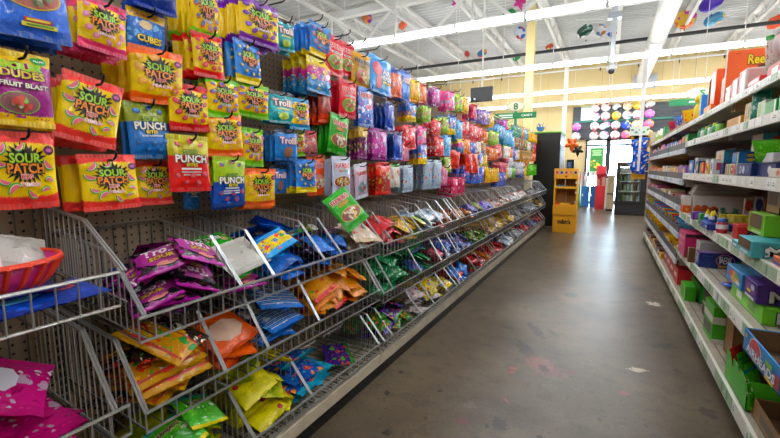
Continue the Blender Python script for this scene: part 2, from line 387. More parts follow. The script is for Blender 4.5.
cb = [((-3.85, 7.71, 3.95), .17, 'long', flat('#d85a20', .3), 'orange foil balloon loose under the roof trusses'), ((-2.54, 7.15, 3.95), .13, 'star', flat('#c02090', .3, .3), 'magenta star balloon at the ceiling above the first light row'),
      ((-1.85, 8.18, 3.95), .2, 'long', flat('#1f9a50', .3, .3), 'green foil balloon against the ceiling'), ((-1.60, 7.9, 4.05), .2, 'star', flat('#b8207c', .3, .3), 'magenta balloon touching the green ceiling balloon'),
      ((-2.94, 10.27, 3.9), .2, 'long', spotted('#2f6a90', ['#d08030', '#30a070', '#c03040'], 9), 'mottled bulb-shaped balloon against the ceiling near the hanging screen'), ((-1.86, 9.33, 3.95), .2, 'round', spotted('#c8d0e0', ['#3060b0', '#c03030'], 7), 'white blue and red round balloon at the ceiling beside the cream column'),
      ((-.63, 9.85, 3.95), .26, 'long', spotted('#244a3c', ['#30705a', '#e0e0e0'], 7), 'dark green lettered balloon at the ceiling'), ((-.34, 9.93, 3.95), .18, 'round', spotted('#d8dce0', ['#c08040', '#6090c0'], 7), 'pale round balloon at the ceiling next to the dark green one'),
      ((-.12, 10.1, 3.95), .18, 'round', spotted('#d0d8e8', ['#d03030', '#3050b0'], 7), 'red white and blue balloon at the ceiling'), ((-3.35, 10.35, 3.95), .12, 'round', flat('#b02830', .3), 'small red balloon at the ceiling past the first light row'),
      ((-2.31, 11.3, 3.95), .17, 'long', flat('#1c9248', .3), 'small green balloon at the ceiling near the back wall'), ((1.10, 10.03, 3.95), .27, 'round', spotted('#e0b030', ['#c030a0', '#3060d0', '#e06020'], 7), 'large many-coloured round balloon beside the white duct'),
      ((1.62, 10.28, 3.95), .26, 'long', spotted('#3a88b0', ['#e0c040', '#60b0d0'], 5), 'blue and yellow oval balloon at the ceiling past the duct'), ((1.45, 9.6, 4.05), .28, 'long', flat('#4a2aa8', .3, .2), 'purple flat balloon at the ceiling past the duct'),
      ((2.75, 11.0, 3.95), .28, 'long', flat('#e0501c', .3), 'orange balloon at the ceiling over the tall shelving'), ((-4.29, 7.04, 3.95), .16, 'round', spotted('#d06020', ['#8030a0', '#e0a020'], 9), 'orange and purple balloon under the roof truss'),
      ((-1.37, 10.3, 3.85), .15, 'long', spotted('#c05020', ['#4060a0', '#e0b040'], 9), 'small orange and blue fish-shaped balloon at the ceiling')]
for loc, r, sh, m, lb in cb:
    r *= .72; zn = ZC - .01 - r*.9; q = (zn - H) / (loc[2] - H)
    x = loc[0]*q
    if .35 < x < 1.2: x = 1.22
    balloon((x, loc[1]*q, zn), r, sh, m, lb, random.uniform(-.4, .4), tilt=.5)
# ---- roof steel
white = flat('#dcdcd8', .5, name='white_steel_paint')
def truss(y, z0, z1, label):
    t = empty('roof_truss', (0, y, z0))
    MB().box((XL, -.06, 0), (XR, .06, .09)).build('bottom_chord', white, t)
    MB().box((XL, -.07, z1-z0-.12), (XR, .07, z1-z0)).build('top_chord', white, t)
    wb = MB(); x = XL; k = 0
    while x < XR - .1:
        a, b_ = ((x, 0, .05), (x+.75, 0, z1-z0-.06)) if k % 2 == 0 else ((x, 0, z1-z0-.06), (x+.75, 0, .05))
        wb.rod(a, b_, .035, 5); 
        if k % 2 == 0: wb.rod((x+.75, 0, .05), (x+.75, 0, z1-z0-.06), .022, 5)
        x += .75; k += 1
    wb.build('web_bars', white, t)
    return tag(t, label, 'roof truss')
truss(7.2, 3.46, 4.22, 'deep white roof truss running across the aisle above the first visible light row')
truss(1.2, 3.46, 4.22, 'deep white roof truss running across the aisle behind the viewer')
def joist(x):
    t = empty('roof_joist', (x, YF, 4.05))
    MB().box((-.03, 0, 0), (.03, YB-YF, .05)).box((-.05, 0, .25), (.05, YB-YF, .30)).build('joist_chords', white, t)
    wb = MB(); y = 0; k = 0
    while y < YB - YF - .3:
        wb.rod((0, y, .03 if k % 2 else .27), (0, y+.32, .27 if k % 2 else .03), .012, 4); y += .32; k += 1
    wb.build('web_bars', white, t)
    return t
for i, x in enumerate((-6.4, -5.1, -3.85, -2.6, -1.3, 0, 1.25, 2.5, 3.8, 5.1)):
    tag(joist(x), f'thin white open-web roof joist along the aisle, {ORD[i]} from the candy rack side', 'roof joist', 'roof joists')
tag(MB().rod((XL, 11.0, 3.93), (XR, 11.0, 3.93), .04, 8).build('sprinkler_pipe', flat('#26282a', .4)), 'black sprinkler pipe under the roof along the yellow wall', 'pipe')
cd = MB().rod((XL, 13.7, 4.0), (XR, 13.7, 4.0), .025, 8).build('conduit_pipe', white)
for k in range(18): MB().rod((-8+k*.95, 13.7, 3.9), (-8+k*.95, 13.7, 4.0), .02, 5).build('sprinkler_head', flat('#333333', .4), cd)
tag(cd, 'thin white pipe with hanging dark nozzles along the top of the yellow wall', 'pipe')
# round duct
dm = flat('#e6e6e4', .45, name='white_duct')
t = empty('air_duct', (.68, 0, 3.62))
MB().rod((0, YF, 0), (0, 9.7, 0), .152, 24).build('duct_tube', dm, t, smooth=False)
MB().rod((0, 9.7, 0), (0, 10.3, 0), .162, 24).build('duct_collar', flat('#c4c6c8', .35, .2), t)
MB().rod((0, 10.3, 0), (0, YB-.02, 0), .152, 24).build('duct_tube', dm, t)
MB().box((-.22, YB-.07, -.28), (.36, YB-.02, .10)).build('wall_plate', flat('#b4bac0', .3, .5), t)
tag(t, 'big round white air duct running along the ceiling to the yellow wall', 'duct')
# columns and hanging rods
tag(MB().box((-1.66, 9.0, 0), (-1.50, 9.16, ZC)).build('steel_column', flat('#e9d596', .6)), 'square cream steel column rising through the light rows behind the candy rack', 'column')
tag(MB().box((.49, 10.0, 1.6), (.56, 10.06, 3.4)).build('hanging_pole', white), 'white pole dropping from the duct end in front of the balloon board', 'pole')
tag(MB().box((-1.23, 12.3, 0), (-1.13, 12.4, 4.05)).build('support_post', flat('#ece8de', .5)), 'slim white post in front of the yellow wall past the cream column', 'post')
tp = empty('camera_pole', (-.06, 7.0, 2.95))
MB().box((-.03, -.03, -.35), (.03, .03, 1.38)).build('pole', flat('#b8bec4', .35, .4), tp); MB().box((-.09, -.06, .28), (.09, .06, .36)).build('mount_bracket', flat('#9aa2aa', .35, .5), tp)
dmz = MB().ball((0, 0, -.42), .07, 12).build('camera_dome', flat('#d8dade', .3), tp, smooth=True); MB().ball((0, -.03, -.46), .045, 10).build('lens_cover', flat('#30343a', .2), dmz, smooth=True)
tag(tp, 'white security camera dome on a metal pole hanging from the light row', 'security camera')
tv = empty('hanging_monitor', (-1.99, 7.0, 2.2))
MB().box((-.19, -.03, 0), (.19, .03, .24)).build('screen_panel', flat('#17181a', .25), tv, bevel=.006); MB().rod((0, .02, .15), (0, .02, 2.1), .018, 6).build('hanging_rod', white, tv); MB().box((-.13, -.034, .035), (-.10, -.031, .06)).build('indicator_light', flat('#e8e8e8', .4), tv)
tag(tv, 'small black monitor hanging on a white rod above the candy rack', 'monitor')
# aisle marker
sg = empty('aisle_sign', (-1.25, 6.2, 1.70))
MB().box((-.02, -.015, -.02), (.02, .015, .22)).build('sign_post', flat('#2b9060', .4), sg)
gb = MB().box((-.30, -.02, .09), (.29, .0, .175)).build('name_board', flat('#12824a', .4), sg)
dk = Decal(lambda a, b_, k: (a, -.0205 - k, .1325 + b_))
dk.rect('#e8efe8', -.14, .012, .2, .022, 0, 1); dk.rect('#e8efe8', -.12, -.02, .16, .018, 0, 1); dk.text('CANDY', '#eef6ee', .16, 0, .15, .03, .03); dk.build('lettering', gb)
ov = MB(); o_ = [(.13*cos(2*pi*i/24), yy, .265 + .068*sin(2*pi*i/24)) for yy in (-.02, 0) for i in range(24)]
ov.add(o_, [tuple(range(24)), tuple(range(24, 48))[::-1]] + [(i, 24+i, 24+(i+1) % 24, (i+1) % 24) for i in range(24)])
ovo = ov.build('number_plate', flat('#e9e6cc', .45), sg)
dk = Decal(lambda a, b_, k: (a, -.0205 - k, .265 + b_)); dk.text('8', '#0c6a3a', 0, 0, .058, .09, .025)
for i in range(28): dk.rect('#7fb58e', .122*cos(2*pi*i/28), .062*sin(2*pi*i/28), .022, .006, math.atan2(.062*cos(2*pi*i/28), -.122*sin(2*pi*i/28)), 1)
dk.build('number_print', ovo)
tag(sg, 'green aisle sign with an oval number eight plate standing on the candy rack', 'aisle sign')
sg = empty('aisle_sign', (1.3, 9.0, 2.1))
MB().box((-.42, -.02, .08), (.1, 0, .19)).build('name_board', flat('#12824a', .4), sg)
dk = Decal(lambda a, b_, k: (-.16 + a, -.0205 - k, .135 + b_)); [dk.rect('#eef6ee', .04 + .03*i, .002*(i % 3), .018, .034, .2*(i % 2), 1) for i in range(6)]; dk.build('lettering', sg)
ov = MB(); o_ = [(-.02 + .17*cos(2*pi*i/24), yy, .28 + .09*sin(2*pi*i/24)) for yy in (-.02, 0) for i in range(24)]
ov.add(o_, [tuple(range(24)), tuple(range(24, 48))[::-1]] + [(i, 24+i, 24+(i+1) % 24, (i+1) % 24) for i in range(24)])
ov.build('number_plate', flat('#e3dfc0', .45), sg)
dk = Decal(lambda a, b_, k: (a, -.0205 - k, .28 + b_)); dk.text('S', '#12824a', .05, 0, .07, .10, .05); dk.build('number_print', sg)
MB().rod((0, .01, -.5), (0, .01, .19), .012, 6).build('sign_post', flat('#2b9060', .4), sg)
tag(sg, 'green aisle sign with an oval plate behind the top shelf of boxed candy', 'aisle sign')
# ---- fluorescent rows
LIT = emit('#f8fbff', 31.0, 'lit_tube')
TL = .925
hm = MB().box((0, -.022, .05), (TL-.02, .022, .095)).mesh('light_fixture', white)
tm = MB().rod((.014, -.03, .024), (TL-.036, -.03, .024), .019, 8).rod((.014, .03, .024), (TL-.036, .03, .024), .019, 8).mesh('tube', LIT)
em = MB().box((-.015, -.052, -.0), (.012, .052, .095)).mesh('end_cap', flat('#cfd2d2', .5))
rows = [(5.6, -6.6, 8, 'row above mid aisle', 2.95), (8.4, -6.6, 8, 'row over the rack end', 2.95), (11.3, -6.6, 8, 'row near the yellow wall', 2.95), (12.9, -4.7, 6, 'row above the balloon board', 2.89),
        (2.75, -3.8, 8.3, 'row over the near aisle', 2.95), (-.1, -3.8, 8.3, 'row right above the viewer', 2.95)]
for (y, x0, x1, nm, z) in rows:
    k = 0; x = x0 + .0
    while x < x1:
        f = inst('light_fixture', hm); f.location = (x, y, z); inst('tube', tm, f); inst('end_cap', em, f)
        xr = .45 if abs(x - .68) < .25 else 0.0
        MB().rod((xr, 0, .11), (xr, 0, ZC - z), .007, 4).build('hanger_rod', white, f)
        tag(f, f'strip light {ORD[k]} from the rack side in the {nm}', 'strip light', 'strip lights in the ' + nm)
        x += TL; k += 1
# ================================================================ candy rack along the aisle: pegboard bays with wire baskets
XP, XF = -1.39, -.985            # pegboard face, basket front
Y0, BAY, NB = .525, 1.22, 6
def pegboard_mat():
    m, N, L, b = new_mat('beige_pegboard')
    P = N.new('ShaderNodeTexCoord').outputs['Object']
    sep = N.new('ShaderNodeSeparateXYZ'); L.new(P, sep.inputs[0])
    def cell(o): return mathn(N, L, 'SUBTRACT', mathn(N, L, 'FRACT', mathn(N, L, 'DIVIDE', o, .0254)), .5)
    a, c = cell(sep.outputs[1]), cell(sep.outputs[2])
    d = mathn(N, L, 'ADD', mathn(N, L, 'MULTIPLY', a, a), mathn(N, L, 'MULTIPLY', c, c))
    hole = mathn(N, L, 'LESS_THAN', d, .021)
    f = noise(N, L, P, 5, 4)
    r = N.new('ShaderNodeValToRGB'); r.color_ramp.elements[0].color = lin('#7d6a56'); r.color_ramp.elements[1].color = lin('#98846c'); L.new(f, r.inputs[0])
    L.new(mixc(N, L, hole, r.outputs[0], lin('#14110f')), b.inputs['Base Color'])
    b.inputs['Roughness'].default_value = .7
    bumpy(N, L, b, mathn(N, L, 'SUBTRACT', 1.0, hole), .5, .003)
    return m
PEG = pegboard_mat()
beige = worn('#b9ad97', '#cfc4ae', 7, .5, 'beige_enamel')
deckm = worn('#9a8f7d', '#b3a793', 12, .55, 'dusty_beige_enamel')
steel = flat('#b4b6b8', .30, .75, name='chromed_wire')
steel2 = flat('#57585b', .38, .7, name='dull_wire')
dark = flat('#2a2521', .6)
black = flat('#0d0c0c', .5)
def gondola(ys, length, label):
    t = empty('candy_rack_bay', (XP, ys, 0))
    MB().box((-.03, .024, .12), (0, length, 1.735)).build('pegboard_panel', PEG, t)
    up = MB().box((-.032, -.0, 0), (.004, .024, 1.75))
    ub = up.build('slotted_upright', worn('#6d5f50', '#85756a', 9, .6, 'brown_upright'), t)
    sl = MB()
    for k in range(64): sl.box((.0035, .004, .13 + k*.0254), (.0048, .009, .146 + k*.0254)).box((.0035, .015, .13 + k*.0254), (.0048, .020, .146 + k*.0254))
    sl.build('slots', black, ub)
    MB().box((-.035, .0005, 1.755), (.006, length-.0005, 1.77)).build('top_cap', beige, t)
    bd = MB().box((.005, .002, .095), (.385, length-.002, .112))
    bo = bd.build('base_deck', deckm, t)
    gr = MB()
    for k in range(22): gr.box((.01, .03 + k*(length-.06)/22, .112), (.33, .036 + k*(length-.06)/22, .1135))
    gr.build('deck_slots', worn('#5d554a', '#6b6256', 9, .7, 'deck_groove'), bo)
    hb = MB()
    for k in range(int(length/.022)): hb.box((.345, .012 + k*.022, .112), (.352, .022 + k*.022, .1134)).box((.358, .012 + k*.022, .112), (.365, .022 + k*.022, .1134))
    hb.build('perforations', dark, bo)
    MB().box((.385, .002, .056), (.402, length-.002, .113)).build('kick_fascia', beige, t, bevel=.003)
    MB().box((.36, 0, 0), (.394, length, .055)).build('black_toe_kick', black, t)
    return tag(t, label, 'gondola shelving')
gondola(Y0-BAY, BAY, 'perforated beige pegboard bay nearest the viewer, behind the magenta bowl')
names = ['second', 'third', 'fourth', 'fifth', 'sixth', 'last']
for b_ in range(NB): gondola(Y0 + b_*BAY, BAY, f'{names[b_]} perforated beige pegboard bay of the candy rack, counted from the viewer')
tag(MB().box((-.035, -.014, 0), (.004, .014, 1.75)).build('rack_end_upright', worn('#6d5f50', '#85756a', 9, .6, 'brown_upright'), loc=(XP, Y0+NB*BAY, 0)), 'brown steel upright closing the far end of the candy rack', 'upright')
# tiers: front rail top, front rail bottom, back top, bend height
TIERS = {'upper': (.707, .645, .892, .855, 1.115), 'middle': (.462, .408, .665, .63, 1.10), 'lower': (.178, .132, .34, .31, 1.10)}
def basket(ys, length, tier, divs, label, dz=0, ztiers=TIERS, near=True):
    zt, zb, zk, zbend, xb = ztiers[tier]; zt += dz; zb += dz; zk += dz; zbend += dz
    D = XF - XP; t = empty('wire_basket', (XP, ys, 0)); r = .0021 if near else .0017; R = .0045 if near else .0038; n = 5 if near else 4
    xbend = -xb - XP; zfl0, zfl1 = zb + .006, zb + .05
    if tier == 'lower': zfl1 = zb + .01
    e = .018
    f = MB().rod((D, e, zt), (D, length-e, zt), R, 6).rod((D-.004, e, zb), (D-.004, length-e, zb), R*.85, 6)
    k = int(length / (.042 if near else .06))
    for i in range(k + 1): y = e + (length-2*e)*i/k; f.rod((D-.002, y, zb), (D-.001, y, zt), r, n)
    f.build('front_panel', steel, t)
    g = MB()
    for i in range(k + 1): y = e + (length-2*e)*i/k; g.rod((.006, y, zfl1), (D-.004, y, zfl0), r*.8, 4, caps=False)
    for q in (.25, .5, .75): g.rod((D*q, e, zfl1 + (zfl0-zfl1)*q - .004), (D*q, length-e, zfl1 + (zfl0-zfl1)*q - .004), r, 4)
    g.build('floor_grid', steel2, t)
    h = MB().rod((.008, e, zk), (.008, length-e, zk), r*1.2, 5).rod((.008, e, zk-.008), (.008, length-e, zk-.008), r*.8, 4)
    for i in range(k + 1): y = e + (length-2*e)*i/k; h.rod((.008, y, zfl1), (.008, y, zk), r*.85, 4, caps=False)
    h.build('back_panel', steel2, t)
    for d in divs:
        v = MB(); prof = [(.008, zk), (xbend, zbend), (D, zt)]
        for off in (-.0035, .0035) if near else (0,): v.path([(x, d+off, z) for x, z in prof], .0032 if near else .0042, 5)
        v.path([(x, d, z) for x, z in [(.008, zfl1), (D-.002, zfl0)]], r, 4)
        m = 15 if near else 7
        for i in range(1, m):
            x = .008 + (D-.012)*i/m
            z1 = zk + (zbend-zk)*(x-.008)/(xbend-.008) if x < xbend else zbend + (zt-zbend)*(x-xbend)/(D-xbend)
            v.rod((x, d, zfl1 + (zfl0-zfl1)*i/m), (x, d, z1), r*.85, 4, caps=False)
        v.build('divider', steel, t)
    return tag(t, label, 'wire basket')
DIV = {('upper', 0): [.035, .335, .475, .755, .875, 1.03, 1.16], ('middle', 0): [.02, .26, .437, .715, 1.19], ('lower', 0): [.03, .36, .655, 1.19]}
for t_ in TIERS: basket(Y0, BAY, t_, DIV[(t_, 0)], f'{t_} chromed wire basket of the second rack bay from the viewer')
gen = {'upper': [.02, .12, .38, .50, .68, .86, 1.03, 1.18], 'middle': [.02, .12, .5, .85, 1.0, 1.18], 'lower': [.03, .12, .5, .72, 1.0, 1.18]}
for b_ in range(1, NB):
    for t_ in TIERS: basket(Y0 + b_*BAY, BAY, t_, gen[t_], f'{t_} chromed wire basket of the {names[b_]} rack bay from the viewer', dz={'upper': -.018, 'middle': -.03, 'lower': -.01}[t_], near=b_ < 2)
NT = {'upper': (.832, .752, .975, .942, 1.145), 'middle': (.505, .43, .72, .68, 1.10)}
for t_ in NT: basket(Y0-BAY, BAY, t_, [.10, BAY-.004 if t_ == 'upper' else BAY-.05], f'{t_} chromed wire basket of the rack bay nearest the viewer', ztiers=NT)
# ================================================================ bags
def pouch_depth(P):
    w_, h_, t_, seed = P; rg = random.Random(seed); ph = [rg.uniform(0, 6.28) for _ in range(6)]; am = [rg.uniform(.5, 1.2) for _ in range(3)]
    s = .07
    def d(a, b):                   # a across, b up, in metres from the middle
        u = a / w_ + .5; v = b / h_ + .5
        vv = min(1, max(0, (v - s) / (1 - 2*s))); u = min(1, max(0, u))
        A = max(0., 1 - abs(2*u-1)**2.5); B = max(0., 1 - abs(2*vv-1)**2.2)
        wr = am[0]*sin(7*u + 3*v + ph[0])*.0013 + am[1]*sin(13*u - 5*v + ph[1])*.0010 + am[2]*sin(9*v + ph[2])*.0016 * (1 + .8*sin(17*u + ph[3]))
        fold = .0016*sin(26*u + ph[4]) * (abs(2*vv-1)**3)
        return t_/2 * A**.55 * B**.5 + (wr + fold) * (min(1, A*3)) * .9
    return d
def pouch(w_, h_, t_, seed, mat, name='pouch', nu=16, nv=18, bend=0):
    d = pouch_depth((w_, h_, t_, seed)); rg = random.Random(seed + 5 + bend)
    me = MB(); uv = []
    c0 = 0.0
    for side in (1, -1):
        o = []
        for j in range(nv + 1):
            for i in range(nu + 1):
                u, v = i/nu, j/nv; a = (u-.5)*w_; b = (v-.5)*h_
                pin = 1 - .035 * max(0, 1 - abs(2*v-1)**2)
                o.append(((d(a, b) if side > 0 else -.8*d(a, b)) + .003*c0*sin(pi*u)*(2*v-1), a*pin, b - h_/2)); uv.append((u, v))
        fs = []
        for j in range(nv):
            for i in range(nu):
                q = (j*(nu+1)+i, j*(nu+1)+i+1, (j+1)*(nu+1)+i+1, (j+1)*(nu+1)+i); fs.append(q if side > 0 else q[::-1])
        me.add(o, fs)
    m = me.mesh(name, mat, True)
    l = m.uv_layers.new(name='UV')
    idx = np.empty(len(m.loops), int); m.loops.foreach_get('vertex_index', idx)
    l.data.foreach_set('uv', np.array(uv)[idx].ravel())
    return m
def seal_mesh(w_, h_, hexc, top):
    mb = MB(); n = 30; s = .07*h_
    z0, z1 = (-s*.95, .0015) if top else (-h_-.0015, -h_ + s*.95)
    o = []
    for j in range(4):
        for i in range(n + 1):
            z = z0 + (z1-z0)*j/3; o.append((.0012 + .0006*(i % 2), (i/n-.5)*w_*1.003, z + (.0012*(i % 2) * (1 if top else -1) if (j == 3) == top and j in (0, 3) else 0)))
    for j in range(4):
        for i in range(n + 1): x, y, z = o[j*(n+1)+i]; o.append((-.0012 - .0006*(i % 2), y, z))
    K = 4*(n+1)
    fs = [(j*(n+1)+i, j*(n+1)+i+1, (j+1)*(n+1)+i+1, (j+1)*(n+1)+i) for j in range(3) for i in range(n)]
    fs += [tuple(K + a for a in f[::-1]) for f in fs]
    mb.add(o, fs); return mb.mesh('seal', flat(hexc, .3))
def spk(edge, flav, fr, bot=None, badge='#5a1040', base='#f3d40e'):
    return dict(w=.15, h=.15, t=.026, base=base, top=edge, bot=bot or edge, tf=.13, bf=.15, jag=.05, fruit=fr, splat=1, badge=badge,
                lines=[('SOUR', '#9fd420', '#141008', .67, .46, .125), ('PATCH', '#f08a1c', '#141008', .535, .54, .125), ('KIDS', '#d8282c', '#f4e8dc', .425, .17, .06), (flav, '#fff4e8', edge if flav != 'SOFT & CHEWY' else '#2f7fc0', .32, .36, .05)])
def plain(base, top, bot, spots, w=.15, h=.165, tf=.14, bf=.14, lines=(), **k):
    return dict(w=w, h=h, t=.024, base=base, top=top, bot=bot, tf=tf, bf=bf, jag=.03, spots=spots, lines=list(lines), **k)
melon, peach, berry, lemon, grape = ('#4fae30', '#e86a80'), ('#f0a030', '#f6c050'), ('#d8242c', '#e86070'), ('#e87a9c', '#f0a8b8'), ('#6a2a9c', '#8a4ac0')
